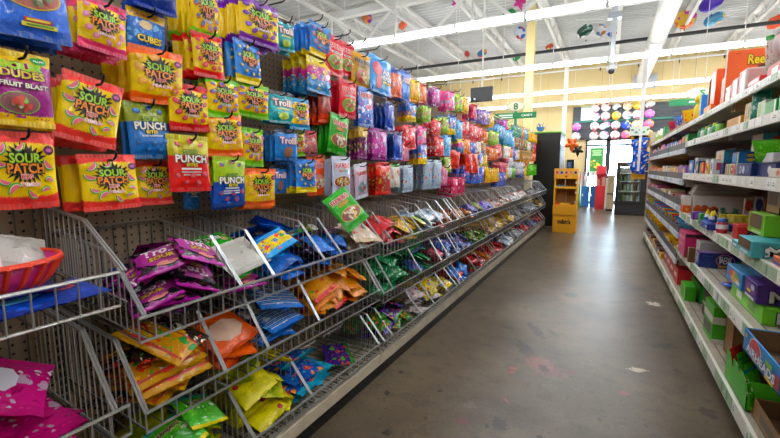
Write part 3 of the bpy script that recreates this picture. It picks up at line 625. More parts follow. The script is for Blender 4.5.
KIN = {
 'spk_melon': spk('#e2463f', 'WATERMELON', melon), 'spk_pink': spk('#d8406e', 'LEMONADE', lemon), 'spk_orange': spk('#ec6a16', 'PEACH', peach), 'spk_lime': spk('#7cc41e', 'SOFT & CHEWY', ('#e05030', '#3a80d0')),
 'spk_red': spk('#d3221c', '', berry), 'spk_berry': spk('#c51f22', 'STRAWBERRY', berry), 'spk_purple': spk('#6a1d90', 'GRAPE', grape), 'spk_blue': spk('#2f78c4', '', ('#2f6ac0', '#e8d020'), bot='#e6cf1c', base='#3a88d4'),
 'spk_tropic': spk('#2f86cc', '', ('#e05030', '#40a0d0'), bot='#eed41a', base='#2f7cc8'), 'spk_tropic2': spk('#2f96c8', '', ('#e090a0', '#40a0d0')),
 'big_blue': plain('#1762c4', '#1a58b0', '#1550a8', None, .165, .19, bars=[('#c83028', .55, .215, .36, .05), ('#f2e23c', .55, .215, .30, .022), ('#d8d030', .56, .155, .46, .05), ('#3a9a30', .56, .155, .36, .02), ('#e87aa0', .2, .83, .16, .02)], window=(.5, .50, .74, .30, '#c06a62', '#8f9a78', '#e8d430')),
 'purple_gummy': plain('#8c1f78', '#e2bf1e', '#e6c01c', ['#a83090', '#701868', '#b83c98'], .145, .17, lines=[('SOUR', '#8fce2a', '#d8c020', .80, .66, .10), ('DUDES', '#d8b62c', '#5a1250', .69, .70, .10), ('FRUIT BLAST', '#f4e8d8', '#4a1040', .54, .78, .06)], window=(.42, .30, .62, .28, '#8d5a62', '#d04838', '#7ac040'), newbadge=1),
 'cubes_blue': plain('#1f62b4', '#e6c21c', '#1c5aa8', ['#7ab8e0', '#2a78c8'], .14, .14, tf=.2, bf=.02, lines=[('WARHEADS', '#b8241c', None, .89, .6, .06), ('CUBES', '#f2d81c', '#1a1c28', .32, .62, .15)], blob=('#e8cf9a', .42, .66, .17, .11)),
 'dark_blue': plain('#15357e', '#1a2f6a', '#173a9a', ['#1c48a4', '#12296a'], .15, .16),
 'punch_blue': plain('#1b6db4', '#8c9a1e', '#15578f', None, .15, .175, tf=.34, bf=.05, fruit=('#144a90', '#2a86c8'), lines=[('SOUR', '#9fc422', '#1b2a18', .70, .36, .08), ('PUNCH', '#f2ede4', '#28323c', .58, .74, .13), ('BITES', '#f2d81e', '#283018', .47, .26, .055), ('BLUE RASPBERRY', '#e8f0f4', None, .40, .5, .03)]),
 'punch_red': plain('#d22a26', '#c8c024', '#c41f22', None, .15, .175, tf=.36, bf=.05, fruit=('#c81c38', '#e86a74'), lines=[('SOUR', '#8fb422', '#2a2018', .70, .36, .08), ('PUNCH', '#f2ede4', '#3c2828', .58, .74, .13), ('BITES', '#f2d81e', '#302818', .47, .26, .055)], bars=[('#f4e8e8', .5, .40, .5, .035), ('#b8b0b0', .5, .34, .5, .025), ('#b8b0b0', .5, .29, .42, .025)]),
 'punch_lime': plain('#1c4ea6', '#a9c826', '#173f90', None, .15, .175, tf=.50, bf=.04, fruit=('#d02838', '#2a80c8'), lines=[('SOUR', '#7fae1e', '#1f3a18', .63, .36, .07), ('PUNCH', '#f4efe6', '#3a3a20', .53, .76, .13), ('BITES', '#f2d81e', '#283018', .43, .28, .055)], bars=[('#e8eef8', .5, .37, .42, .03), ('#e8eef8', .48, .315, .5, .025), ('#e8eef8', .48, .27, .5, .025)]),
 'worm_teal': plain('#1f9aa4', '#23282c', '#1a8290', ['#27b0b8', '#187c88'], .14, .16, tf=.12, bf=.04, lines=[('Trolli', '#f6f2f0', '#8c1c3c', .64, .72, .2)], bars=[('#c8d86a', .5, .44, .5, .05)], blob=('#a8c83c', .5, .22, .22, .12)),
 'worm_blue': plain('#2678c0', '#1c2c44', '#1b60a4', ['#2f8ad0', '#1d5e9e'], .14, .16, tf=.12, bf=.1, lines=[('Trolli', '#f4e4ec', '#7c1438', .64, .72, .2)], blob=('#8a5a3c', .5, .26, .2, .2)),
 'worm_black': plain('#17131a', '#1a141c', '#9c1f86', ['#8a1f7c', '#20161f'], .19, .15, tf=.05, bf=.1, sd=.34, lines=[('Trolli', '#f6eef4', '#8c1c6c', .70, .62, .24), ('SOUR', '#e6c41c', '#2c1a10', .45, .44, .12)], blob=('#a31f8a', .5, .58, .47, .36), blob2=('#e08a7a', .56, .22, .2, .07)),
 'worm_green': plain('#2f9a2c', '#2c9428', '#f0efe8', ['#e0783c', '#48b838', '#d8b090'], .19, .15, tf=.1, bf=.3, lines=[('Trolli', '#f6f2ec', '#1f4a1c', .66, .5, .17)]),
 'rainbow': dict(w=.14, h=.155, t=.024, base='#c23a8a', top='#e6ce1e', bot='#2f80b8', tf=.22, bf=.40, jag=.14, spots=['#e0d030', '#3a86c0', '#f2f0ea'], lines=[]),
 'red_clear': plain('#8c2a1c', '#6a1c14', '#d8481c', ['#a83c28', '#702018'], tf=.05, bf=.25),
 'bear_red': plain('#cf1f38', '#cc1c34', '#c41a30', None, .14, .175, tf=.05, bf=.12, lines=[('HARIBO', '#e8202c', '#fbf4ec', .74, .74, .12)], bars=[('#f4ecec', .5, .575, .5, .05), ('#3a8a48', .5, .575, .4, .025)], window=(.5, .33, .74, .34, '#7fae4c', '#d84c34', '#e6c82c')),
 'bear_gold': plain('#c6921c', '#d8a41e', '#b98318', None, .14, .175, tf=.1, bf=.1, lines=[('HARIBO', '#211a14', '#c8a050', .78, .78, .13), ('GOLDBEARS', '#3a2410', None, .64, .56, .06)], window=(.5, .36, .7, .4, '#c04a2c', '#e6c05a', '#4aa04a')),
 'bear_green': plain('#2f9c26', '#35a42c', '#2a9020', None, .14, .18, tf=.1, bf=.15, lines=[('HARIBO', '#c8202c', '#f4ece2', .78, .74, .12)], bars=[('#c88a2c', .5, .64, .44, .08)], window=(.5, .34, .8, .32, '#9a5a4a', '#e8dcc8', '#e0c62c')),
 'bear_white': plain('#c9cfe2', '#cdd3e6', '#c4cade', None, .15, .18, tf=.05, bf=.1, lines=[('HARIBO', '#c8202c', '#f8f4f4', .76, .78, .14)], bars=[('#d87a3c', .34, .61, .12, .05), ('#c8b83c', .46, .61, .1, .05), ('#3aa0b8', .58, .61, .1, .05), ('#5a9c4c', .69, .61, .08, .05)], window=(.5, .32, .86, .30, '#9a4a3c', '#e6b83c', '#f0ece4')),
 'bear_pink': plain('#d7c2d4', '#d8dce8', '#d0d8ea', None, .14, .18, tf=.1, bf=.1, lines=[('HARIBO', '#c8202c', '#f8f4f4', .74, .74, .12)], window=(.5, .32, .78, .34, '#7ab0c4', '#a86a58', '#e8c8d0')),
 'bear_orange': plain('#e0591c', '#e66a20', '#d8501a', None, .14, .18, tf=.1, bf=.1, lines=[('HARIBO', '#c8202c', '#f4e8dc', .74, .66, .11)], window=(.5, .34, .74, .36, '#e08a6a', '#c8d4b4', '#d84828')),
 'bear_blue': plain('#2a6cc0', '#2a6cc0', '#2058a8', ['#e8e4e8', '#d84c34'], .14, .18, tf=.35, bf=.1, lines=[('HARIBO', '#c8202c', '#f4ecec', .80, .74, .12)]),
 'head_blue': plain('#2f92d6', '#3aa2e0', '#2a86cc', None, .185, .19, tf=.06, bf=.06, lines=[('AIR', '#f4f6fa', '#1c3f8c', .62, .34, .13, .69), ('HEADS', '#f4f6fa', '#1c3f8c', .46, .50, .13, .69), ('BITES', '#e8dc2c', '#1c6a3c', .32, .34, .06, .69)], ball=('#c8202c', .28, .64, .2, .2), blob2=('#d03028', .34, .3, .12, .2)),
 'dark_blue2': plain('#1b3f96', '#14296a', '#1c48a4', ['#2a5cc0', '#142c70'], .12, .17), 'gold_purple': plain('#4a2a3c', '#c8a42c', '#7a1c6c', ['#c8a080', '#8c2c7c'], .12, .16, tf=.3, bf=.25),
 'purple_pink': plain('#b83a98', '#8c1c7c', '#7c1470', ['#e8d8e4', '#d87ac0', '#40a0b8'], .14, .175, tf=.3, bf=.15), 'red_silver': plain('#9a5a58', '#a83038', '#6a2838', ['#b8b0a8', '#c84c48'], .12, .13, tf=.3),
 'red_gold': plain('#9c241c', '#c4221c', '#c01c18', ['#c8a038', '#6a1c14', '#d8c4a0'], .15, .18, tf=.38, bf=.1), 'orange_blue': plain('#d86a3c', '#3a5ca4', '#c8582c', ['#f0e4dc', '#2c58b0', '#e8c838'], .14, .175, tf=.2, bf=.1),
 'icee_blue': plain('#2268c4', '#1c50b0', '#1c54b4', ['#60b0e8', '#2a7cd0'], .15, .18, tf=.05, bf=.05, lines=[('ICEE', '#f0f2f8', '#c8202c', .66, .6, .16)]), 'yellow_red': plain('#e6bc1c', '#ecc820', '#d8a018', ['#d84028', '#f0d84c', '#c86020'], .14, .15),
 'orange_white': plain('#e0782c', '#d8582c', '#c8501c', ['#f4e8dc', '#e8b040'], .13, .15), 'purple_pink2': plain('#7a3a9a', '#6a2c8c', '#8c3a9c', ['#e8c0dc', '#c060b0'], .14, .15), 'pink_box': plain('#d8388c', '#d02c84', '#cc2c80', ['#5ab8c8', '#e878b0', '#c8d860'], .17, .15, sd=.32),
 'lime_pink': plain('#9cc838', '#a8d03c', '#8cb830', ['#e0488c', '#f0f0d8', '#d83c48'], .14, .14), 'red_purple': plain('#b02848', '#c03038', '#5a2a80', ['#d85a68', '#7a3a98'], .14, .155), 'purple_white': plain('#7048a8', '#8458b8', '#6840a0', ['#e8e0f0', '#e0b048'], .16, .135, sd=.36),
 'blue_yellow': plain('#2a6ac0', '#3a7ac8', '#e4c81c', ['#e8d02c', '#d84838', '#f0f0f0'], .15, .16, bf=.3), 'red_white': plain('#c82430', '#d02834', '#b81c28', ['#f0e4e0', '#e87078'], .15, .16), 'sky_blue': plain('#5aa8d4', '#3a8cc4', '#4a9cd0', ['#c8e4f0', '#2a78b8', '#e8e0d0'], .15, .17),
 'pink_white': plain('#d88aa8', '#d07098', '#c86890', ['#f4e8ec', '#d04880'], .13, .15), 'red_orange': plain('#c83020', '#d03c28', '#b82818', ['#e05a30', '#a82018'], .16, .19), 'blue_white': plain('#2c64bc', '#3470c4', '#2c60b8', ['#e8e8f0', '#d84048', '#5aa0d8'], .16, .18),
 'white_green': plain('#d8d4cc', '#4aa050', '#d0ccc4', ['#c87a50', '#e0d8cc', '#d04038'], .13, .15), 'grey_blue': plain('#a6b8c8', '#b0c0ce', '#9cb0c2', ['#d05a38', '#3a78b8', '#c8d4dc'], .17, .2, sd=.18, sscale=6), 'pink_red': plain('#c02c60', '#d05080', '#b82858', ['#e0a0b0', '#98204c'], .17, .17),
 'white_grey': plain('#b8b8ba', '#c4c4c6', '#8c8c92', ['#e4e4e4', '#787880'], .16, .17), 'green_pack': plain('#5aae28', '#64b830', '#4a9c20', ['#88cc50', '#3a8c18'], .17, .18), 'brown_gold': plain('#6a4a30', '#80582c', '#5a3c28', ['#c89848', '#e0d0b0', '#402818'], .15, .16), 'teal_green': plain('#3a8c78', '#2f7c6c', '#347f70', ['#c0dcd0', '#1f5c50'], .14, .14),
 # basket candies
 'gold80': plain('#b8861c', '#2a1c14', '#b88a20', ['#c8302c', '#e0a028', '#3a9040', '#e8dcc8'], .24, .17, tf=.34, bf=.12, sd=.3, bars=[('#b8281c', .5, .15, .96, .05), ('#b8281c', .5, .64, .96, .03)], lines=[('80', '#17120e', '#d8cfc0', .82, .3, .2)]), 'orange_big': plain('#cc5a1a', '#d86420', '#b84c14', ['#e0703a', '#c85018'], .22, .18, blob=('#d8b098', .5, .5, .34, .3)),
 'stripe_blue': plain('#1c4a94', '#d4d8dc', '#2a6cb8', ['#d8dce0', '#5aa4d8', '#1c3c80'], .25, .2, tf=.3, bf=.2, sd=.22, bars=[('#5aa4d8' if i % 2 else '#d4d8dc', .5, .12 + .045*i, .92, .018) for i in range(12)]), 'chew_orange': plain('#d89018', '#c8301c', '#d88a18', ['#b82c20', '#e0a828', '#5a9c30'], .16, .13, sd=.2, tf=.15),
 'blue_pack': plain('#1c64b8', '#2070c4', '#174f98', ['#2a88d4', '#143c84', '#3aa0dc'], .16, .13), 'yellow_blue': plain('#e2cc1c', '#2f96d0', '#38a0d8', ['#d83c30', '#2f70c0', '#48a048'], .17, .13, tf=.25, bf=.2), 'black_purple': plain('#17151c', '#20202a', '#14121a', ['#a01c88', '#3a3c48', '#8c8c94'], .17, .13),
 'cream_brown': plain('#cbbba8', '#d8cab8', '#b8a48c', ['#c8402c', '#d8b090', '#e8dccc'], .2, .17, sd=.2), 'red_bag': plain('#a81c20', '#b82428', '#8c1418', ['#c83438', '#701014'], .18, .13), 'gold_bag': plain('#c09a28', '#d0aa30', '#a88420', ['#e8e0cc', '#e6cf38', '#7a5a1c'], .17, .15), 'lime_gold': plain('#8ab428', '#e2cf28', '#4a9c28', ['#e6d838', '#d8d0b8'], .17, .13),
 'ice_white': plain('#b4cad8', '#c8d8e2', '#d8d0d0', ['#e8eef2', '#88b0c8', '#c84038'], .19, .15), 'brown_nut': plain('#8a5428', '#9c6430', '#6a3c1c', ['#d8a050', '#c87838', '#4a2814'], .15, .12), 'purple_blue': plain('#3a3490', '#4a3ca0', '#302c80', ['#8a80c8', '#c8c4e0', '#c84048'], .15, .12), 'grey_wrap': plain('#77757a', '#88868c', '#5a585e', ['#c4c2c6', '#3c3a40', '#a89888'], .14, .12),
 'white_orange': plain('#c8c0b8', '#d05028', '#b8b0a8', ['#d85a30', '#e8e4dc', '#4a8c58'], .15, .12), 'green_foil': plain('#1f7a4a', '#248a54', '#186a3c', ['#3aa870', '#88b8a0', '#145a34'], .2, .15, rough=.18), 'rose_red': plain('#98243c', '#a83048', '#801c30', ['#c87a88', '#d8b8bc'], .16, .13), 'deep_blue': plain('#1c488c', '#2458a4', '#163c78', ['#3a80c0', '#c83c34', '#e0d8d0'], .17, .13),
 'green_red': plain('#2f7a2c', '#388c34', '#286824', ['#c8302c', '#e0a83c', '#4ca044'], .15, .12), 'lime_yellow': plain('#b9be1c', '#c8c822', '#9cb41c', ['#8cb020', '#d8d43a', '#70981c'], .17, .15, sd=.3, tf=.12), 'lime_green': plain('#4fae2c', '#1f8c7c', '#d8cf20', ['#78c43c', '#3a9828', '#f0e8d8'], .19, .15, lines=[('WARHEADS', '#2a2018', '#e8d8a0', .72, .5, .1)], tf=.08, bf=.08),
 'lemon_pack': plain('#d6cc18', '#dcd424', '#c4b814', ['#e8dc30', '#c8bc14'], .18, .14, blob2=('#c8281c', .82, .2, .07, .09)), 'ocean_blue': plain('#1d5cac', '#2468b8', '#2a9cb8', ['#d84c3c', '#e09a34', '#48b0c8', '#143c84'], .26, .2, sd=.26), 'purple_green': plain('#3a2470', '#4a2a88', '#2f7a2c', ['#58a838', '#c83c34', '#5a3a9c'], .24, .13, sd=.3),
 'red_dot_white': plain('#c8c0c0', '#d8d0d0', '#b8b0b0', ['#c02430', '#e8e0e0', '#5a2a50'], .16, .13), 'yellow_box': plain('#d0be1c', '#dcc820', '#c0ac18', ['#c8302c', '#3a68b0', '#e8e0d0'], .17, .14), 'magenta_bag': plain('#b0146c', '#a81468', '#98105c', ['#c02880', '#8c0c54', '#b89ab0', '#d8d0d8'], .27, .2, blob=('#dcd8e4', .68, .5, .10, .2)), 'pink_taffy': plain('#e2cfd8', '#e8e0e6', '#d890b0', None, .24, .2, tf=.12, bf=.1, lines=[('NOW', '#f4f2f6', '#2a4a9c', .62, .5, .2)], blob=('#d887ac', .45, .66, .4, .2), blob2=('#c8283c', .5, .26, .15, .08)),
 'royal_blue': plain('#17409c', '#1c4cac', '#12307c', ['#1f54b4', '#153a90'], .3, .13, blob2=('#58b4dc', .42, .45, .16, .18), blob=('#b8242c', .72, .55, .13, .2)), 'blue_roll': plain('#1f68b4', '#2474c0', '#1a58a0', ['#2a80c8'], .2, .07), 'white_bag': plain('#b8b6b0', '#c8c6c0', '#a8a6a0', ['#c8c6c2', '#a09e9a'], .2, .17, sd=.15),
 'snack_blue': plain('#1c54b8', '#2060c4', '#1648a4', ['#1648a4', '#e8c838', '#1c54b8', '#e8e8f0', '#1c54b8', '#1648a4'], .2, .24, sscale=3, sd=.34),
}
KIN['big_blue']['blobcap'] = 1
SPK_MATS = {}
PROTO = {}
def kind(k):
    if k in PROTO: return PROTO[k]
    K = KIN[k]; w_, h_, t_ = K['w'], K['h'], K['t']; seed = sum(map(ord, k))
    mat = film(k + '_film', K['base'], K['top'], K['bot'], K['tf'], K['bf'], K.get('jag', .03), K.get('spots'), K.get('rough', .27), K.get('sd', .27), K.get('sscale', 9.0))
    bodies = [pouch(w_, h_, t_, seed, mat, 'candy_bag', bend=i) for i in range(2)]
    d = pouch_depth((w_, h_, t_, seed))
    def D(): return Decal(lambda a, b, z: (d(a, b) + .0014 + z, a * (1 - .035*max(0, 1-(2*b/h_)**2)), b - h_/2))
    parts = []
    if K.get('window'):
        u, v, ww, hh, c1, c2, rim = K['window']; q = D()
        q.disc(rim, (u-.5)*w_, (v-.5)*h_, ww*w_/2*1.07, hh*h_/2*1.09, 18, rings=4); q.disc(c1, (u-.5)*w_, (v-.5)*h_, ww*w_/2, hh*h_/2, 18, rings=4)
        rg = random.Random(seed)
        for i in range(22):
            a = rg.uniform(0, 6.28); r = rg.uniform(.1, .78)
            q.disc(random.Random(i).choice([c2, c2, rim, '#e8dcc8']), (u-.5)*w_ + cos(a)*r*ww*w_/2, (v-.5)*h_ + sin(a)*r*hh*h_/2, .008*w_/.15, .006, 8, rot=rg.uniform(0, 3), rings=1)
        parts.append(('clear_window', q.mesh('clear_window')))
    q = D()
    for kk in ('blob', 'blob2'):
        if K.get(kk): c, u, v, rx, ry = K[kk]; q.disc(c, (u-.5)*w_, (v-.5)*h_, rx*w_, ry*h_, 16, star=.05, rings=4)
    if K.get('ball'):
        c, u, v, rx, ry = K['ball']; q.disc(c, (u-.5)*w_, (v-.5)*h_, rx*w_, ry*h_, 18, rings=3)
    if K.get('fruit'):
        c1, c2 = K['fruit']; rg = random.Random(seed)
        spots = [(.13, .62), (.86, .60), (.17, .38), (.84, .36), (.30, .25), (.56, .20), (.76, .23), (.40, .83), (.12, .80)] if K.get('splat') else [(.22, .84), (.76, .84), (.16, .28), (.82, .30), (.35, .16), (.64, .14), (.5, .27), (.5, .9)]
        for u, v in spots:
            rr = rg.uniform(.05, .075)*w_; rot = rg.uniform(-.8, .8) + (pi if rg.random() < .5 else 0)
            if k == 'spk_melon':
                rr *= 1.35; q.disc(c1, (u-.5)*w_, (v-.5)*h_, rr*1.15, rr*.95, 10, rot=rot, rings=1, a0=pi, a1=2*pi); q.disc('#e8f0d0', (u-.5)*w_, (v-.5)*h_, rr*.95, rr*.72, 10, rot=rot, rings=1, a0=pi, a1=2*pi); q.disc(c2, (u-.5)*w_, (v-.5)*h_, rr*.88, rr*.62, 10, rot=rot, rings=1, a0=pi, a1=2*pi)
            else:
                q.disc(c1, (u-.5)*w_, (v-.5)*h_, rr*1.2, rr*.85, 12, rot=rot, rings=1); q.disc(c2, (u-.5)*w_ + .08*rr, (v-.5)*h_ + rr*.2, rr*.8, rr*.5, 12, rot=rot, rings=1)
    if K.get('badge'):
        q.disc(K['badge'], .33*w_, .28*h_, .085*w_, .065*h_, 12); q.disc('#c8589c', .33*w_, .28*h_, .05*w_, .025*h_, 10)
    if q.k: parts.append(('fruit_print' if K.get('fruit') else 'picture_print', q.mesh('picture_print')))
    q = D()
    if K.get('splat'):
        q.disc('#120d08', 0, .09*h_, .29*w_, .25*h_, 48, star=.24, rings=4, seed=seed)
    if K.get('newbadge'):
        q.disc('#1f9a3a', .30*w_, .42*h_, .14*w_, .055*h_, 16); q.text('NEW!', '#f4f4f0', .30*w_, .42*h_, .16*w_, .035*h_, .02)
    for c, u, v, ww, hh in K.get('bars', ()): q.rect(c, (u-.5)*w_, (v-.5)*h_, ww*w_, hh*h_)
    for ln in K['lines']:
        if not ln[0]:
            q.rect(ln[2], (.5-.5)*w_, (ln[3]-.5)*h_, .36*w_, .05*h_); continue
        s, c, oc, v, ww, hh = ln[:6]; u = ln[6] if len(ln) > 6 else .5
        q.text(s, c, (u-.5)*w_, (v-.5)*h_, ww*w_, hh*h_, .035, oc, .10)
    if q.k: parts.append(('lettering', q.mesh('lettering')))
    seals = [('top_seal', seal_mesh(w_, h_, K['top'], True)), ('bottom_seal', seal_mesh(w_, h_, K['bot'], False))]
    PROTO[k] = (bodies, parts, seals); return PROTO[k]
rgB = random.Random(11)
def bag(k, M, label, group=None, parts=True, seals=False, v=0):
    bodies, ps, ss = kind(k)
    nm0 = 'sour_candy_bag' if k.startswith(('spk', 'punch', 'cubes', 'lime_', 'lemon')) else 'gummy_bag' if k.startswith(('bear', 'worm', 'big', 'purple_gummy', 'gold80', 'icee', 'head', 'magenta')) else ('various_candy_bag', 'candy_pouch', 'misc_candy_bag', 'other_candy_bag')[sum(map(ord, k)) % 4]  # last four names are dealt out by kind key and say nothing of contents
    o = inst(nm0, bodies[v % 2]); o.matrix_world = M
    if parts:
        for nm, me in ps: inst(nm, me, o)
    if seals:
        for nm, me in ss: inst(nm, me, o)
    return tag(o, label, 'bag of candy', group)
# ================================================================ peg hooks and the bags that hang on them
DESC = {  # how each kind looks; the short form comes first
 'spk_melon': ('coral-edged yellow', 'sour candy bag with watermelon slices'), 'spk_pink': ('pink-edged yellow', 'sour candy bag'), 'spk_orange': ('orange-edged yellow', 'sour candy bag'), 'spk_lime': ('lime-edged yellow', 'sour candy bag'),
 'spk_red': ('red-edged yellow', 'sour candy bag'), 'spk_berry': ('crimson-edged yellow', 'sour candy bag'), 'spk_purple': ('purple-edged yellow', 'sour candy bag'), 'spk_blue': ('blue sour', 'candy bag with yellow foot'),
 'spk_tropic': ('bright blue', 'sour candy bag with yellow foot'), 'spk_tropic2': ('blue-edged yellow', 'sour candy bag'), 'big_blue': ('large blue', 'gummy bag with a clear window'), 'purple_gummy': ('purple', 'gummy bag with a green badge'),
 'cubes_blue': ('blue and gold', 'cube candy bag'), 'dark_blue': ('navy', 'candy bag'), 'punch_blue': ('blue and olive', 'punch candy bag'), 'punch_red': ('red and olive', 'punch candy bag'), 'punch_lime': ('lime and blue', 'punch candy bag'),
 'worm_teal': ('teal', 'gummy bag with a black top'), 'worm_blue': ('blue', 'gummy bag with white script'), 'worm_black': ('purple and black', 'gummy worm bag'), 'worm_green': ('green', 'gummy worm bag'), 'rainbow': ('rainbow-banded', 'candy bag'),
 'red_clear': ('brick red', 'clear-fronted candy bag'), 'bear_red': ('raspberry red', 'gummy bag with a window'), 'bear_gold': ('gold', 'gummy bag with a window'), 'bear_green': ('green and yellow', 'gummy bag with a window'),
 'bear_white': ('pale grey', 'gummy bag with red lettering'), 'bear_pink': ('pale pink', 'gummy bag with red lettering'), 'bear_orange': ('orange', 'gummy bag with a window'), 'bear_blue': ('royal blue', 'gummy bag with red lettering'),
 'head_blue': ('sky blue', 'candy bag with a red ball'), 'dark_blue2': ('dark blue', 'candy pack'), 'gold_purple': ('gold and purple', 'candy pack'), 'purple_pink': ('magenta', 'candy pack'), 'red_silver': ('red and silver', 'candy pack'),
 'red_gold': ('red and gold', 'candy bag'), 'orange_blue': ('orange and blue', 'candy bag'), 'icee_blue': ('ice blue', 'candy bag with white letters'), 'yellow_red': ('yellow and red', 'candy bag'), 'orange_white': ('orange and white', 'candy bag'),
 'pink_box': ('hot pink', 'candy pack with turquoise dots'), 'lime_pink': ('lime and pink', 'candy bag'), 'red_purple': ('red and purple', 'candy bag'), 'purple_white': ('violet', 'candy bag with white print'), 'blue_yellow': ('blue and yellow', 'candy bag'),
 'red_white': ('red and white', 'candy bag'), 'sky_blue': ('light blue', 'candy bag'), 'pink_white': ('pink and white', 'candy bag'), 'red_orange': ('scarlet', 'candy bag'), 'blue_white': ('blue and white', 'candy bag'), 'white_green': ('white and green', 'candy bag'),
 'grey_blue': ('grey-blue', 'candy bag with orange spots'), 'pink_red': ('deep pink', 'candy bag'), 'white_grey': ('silver', 'candy bag'), 'green_pack': ('grass green', 'candy bag'), 'brown_gold': ('brown and gold', 'candy bag'), 'teal_green': ('dark teal', 'candy bag'),
 'gold80': ('gold and red', 'gummy bag with a black corner'), 'orange_big': ('big orange', 'bag with a pale middle'), 'stripe_blue': ('white and blue striped', 'bag'), 'chew_orange': ('amber and red', 'fruit chew bag'), 'blue_pack': ('bright blue', 'candy pack'),
 'yellow_blue': ('yellow and blue', 'candy bag'), 'black_purple': ('black and purple', 'candy bag'), 'cream_brown': ('cream', 'candy bag with a red mark'), 'red_bag': ('dark red', 'licorice bag'), 'gold_bag': ('mustard gold', 'candy bag'), 'lime_gold': ('lime and gold', 'candy bag'),
 'ice_white': ('icy white', 'candy bag'), 'brown_nut': ('brown', 'nut candy bag'), 'purple_blue': ('purple-blue', 'candy bag'), 'grey_wrap': ('grey wrapped', 'candy bag'), 'white_orange': ('white and orange', 'candy bag'), 'green_foil': ('shiny green', 'foil candy bag'),
 'rose_red': ('rose red', 'candy bag'), 'deep_blue': ('deep blue', 'candy bag'), 'green_red': ('green and red', 'candy bag'), 'lime_yellow': ('yellow-green', 'sour candy bag'), 'lime_green': ('bright green', 'sour candy bag with a teal top'), 'lemon_pack': ('lemon yellow', 'candy pack'),
 'ocean_blue': ('ocean blue', 'jelly candy bag'), 'purple_green': ('purple and green', 'candy bag'), 'red_dot_white': ('white and red dotted', 'candy bag'), 'yellow_box': ('yellow', 'candy pouch with blue print'), 'magenta_bag': ('magenta', 'marshmallow bag with a white shape'),
 'pink_taffy': ('pink and white', 'taffy bag'), 'royal_blue': ('royal blue', 'bag with a red swirl'), 'blue_roll': ('blue', 'rolled candy pack'), 'white_bag': ('plain white', 'bag back'), 'snack_blue': ('blue', 'snack bag')}
DESC = {k: (a.replace(' and ', '-and-').replace('bright blue', 'bright-blue'), b) for k, (a, b) in DESC.items()}
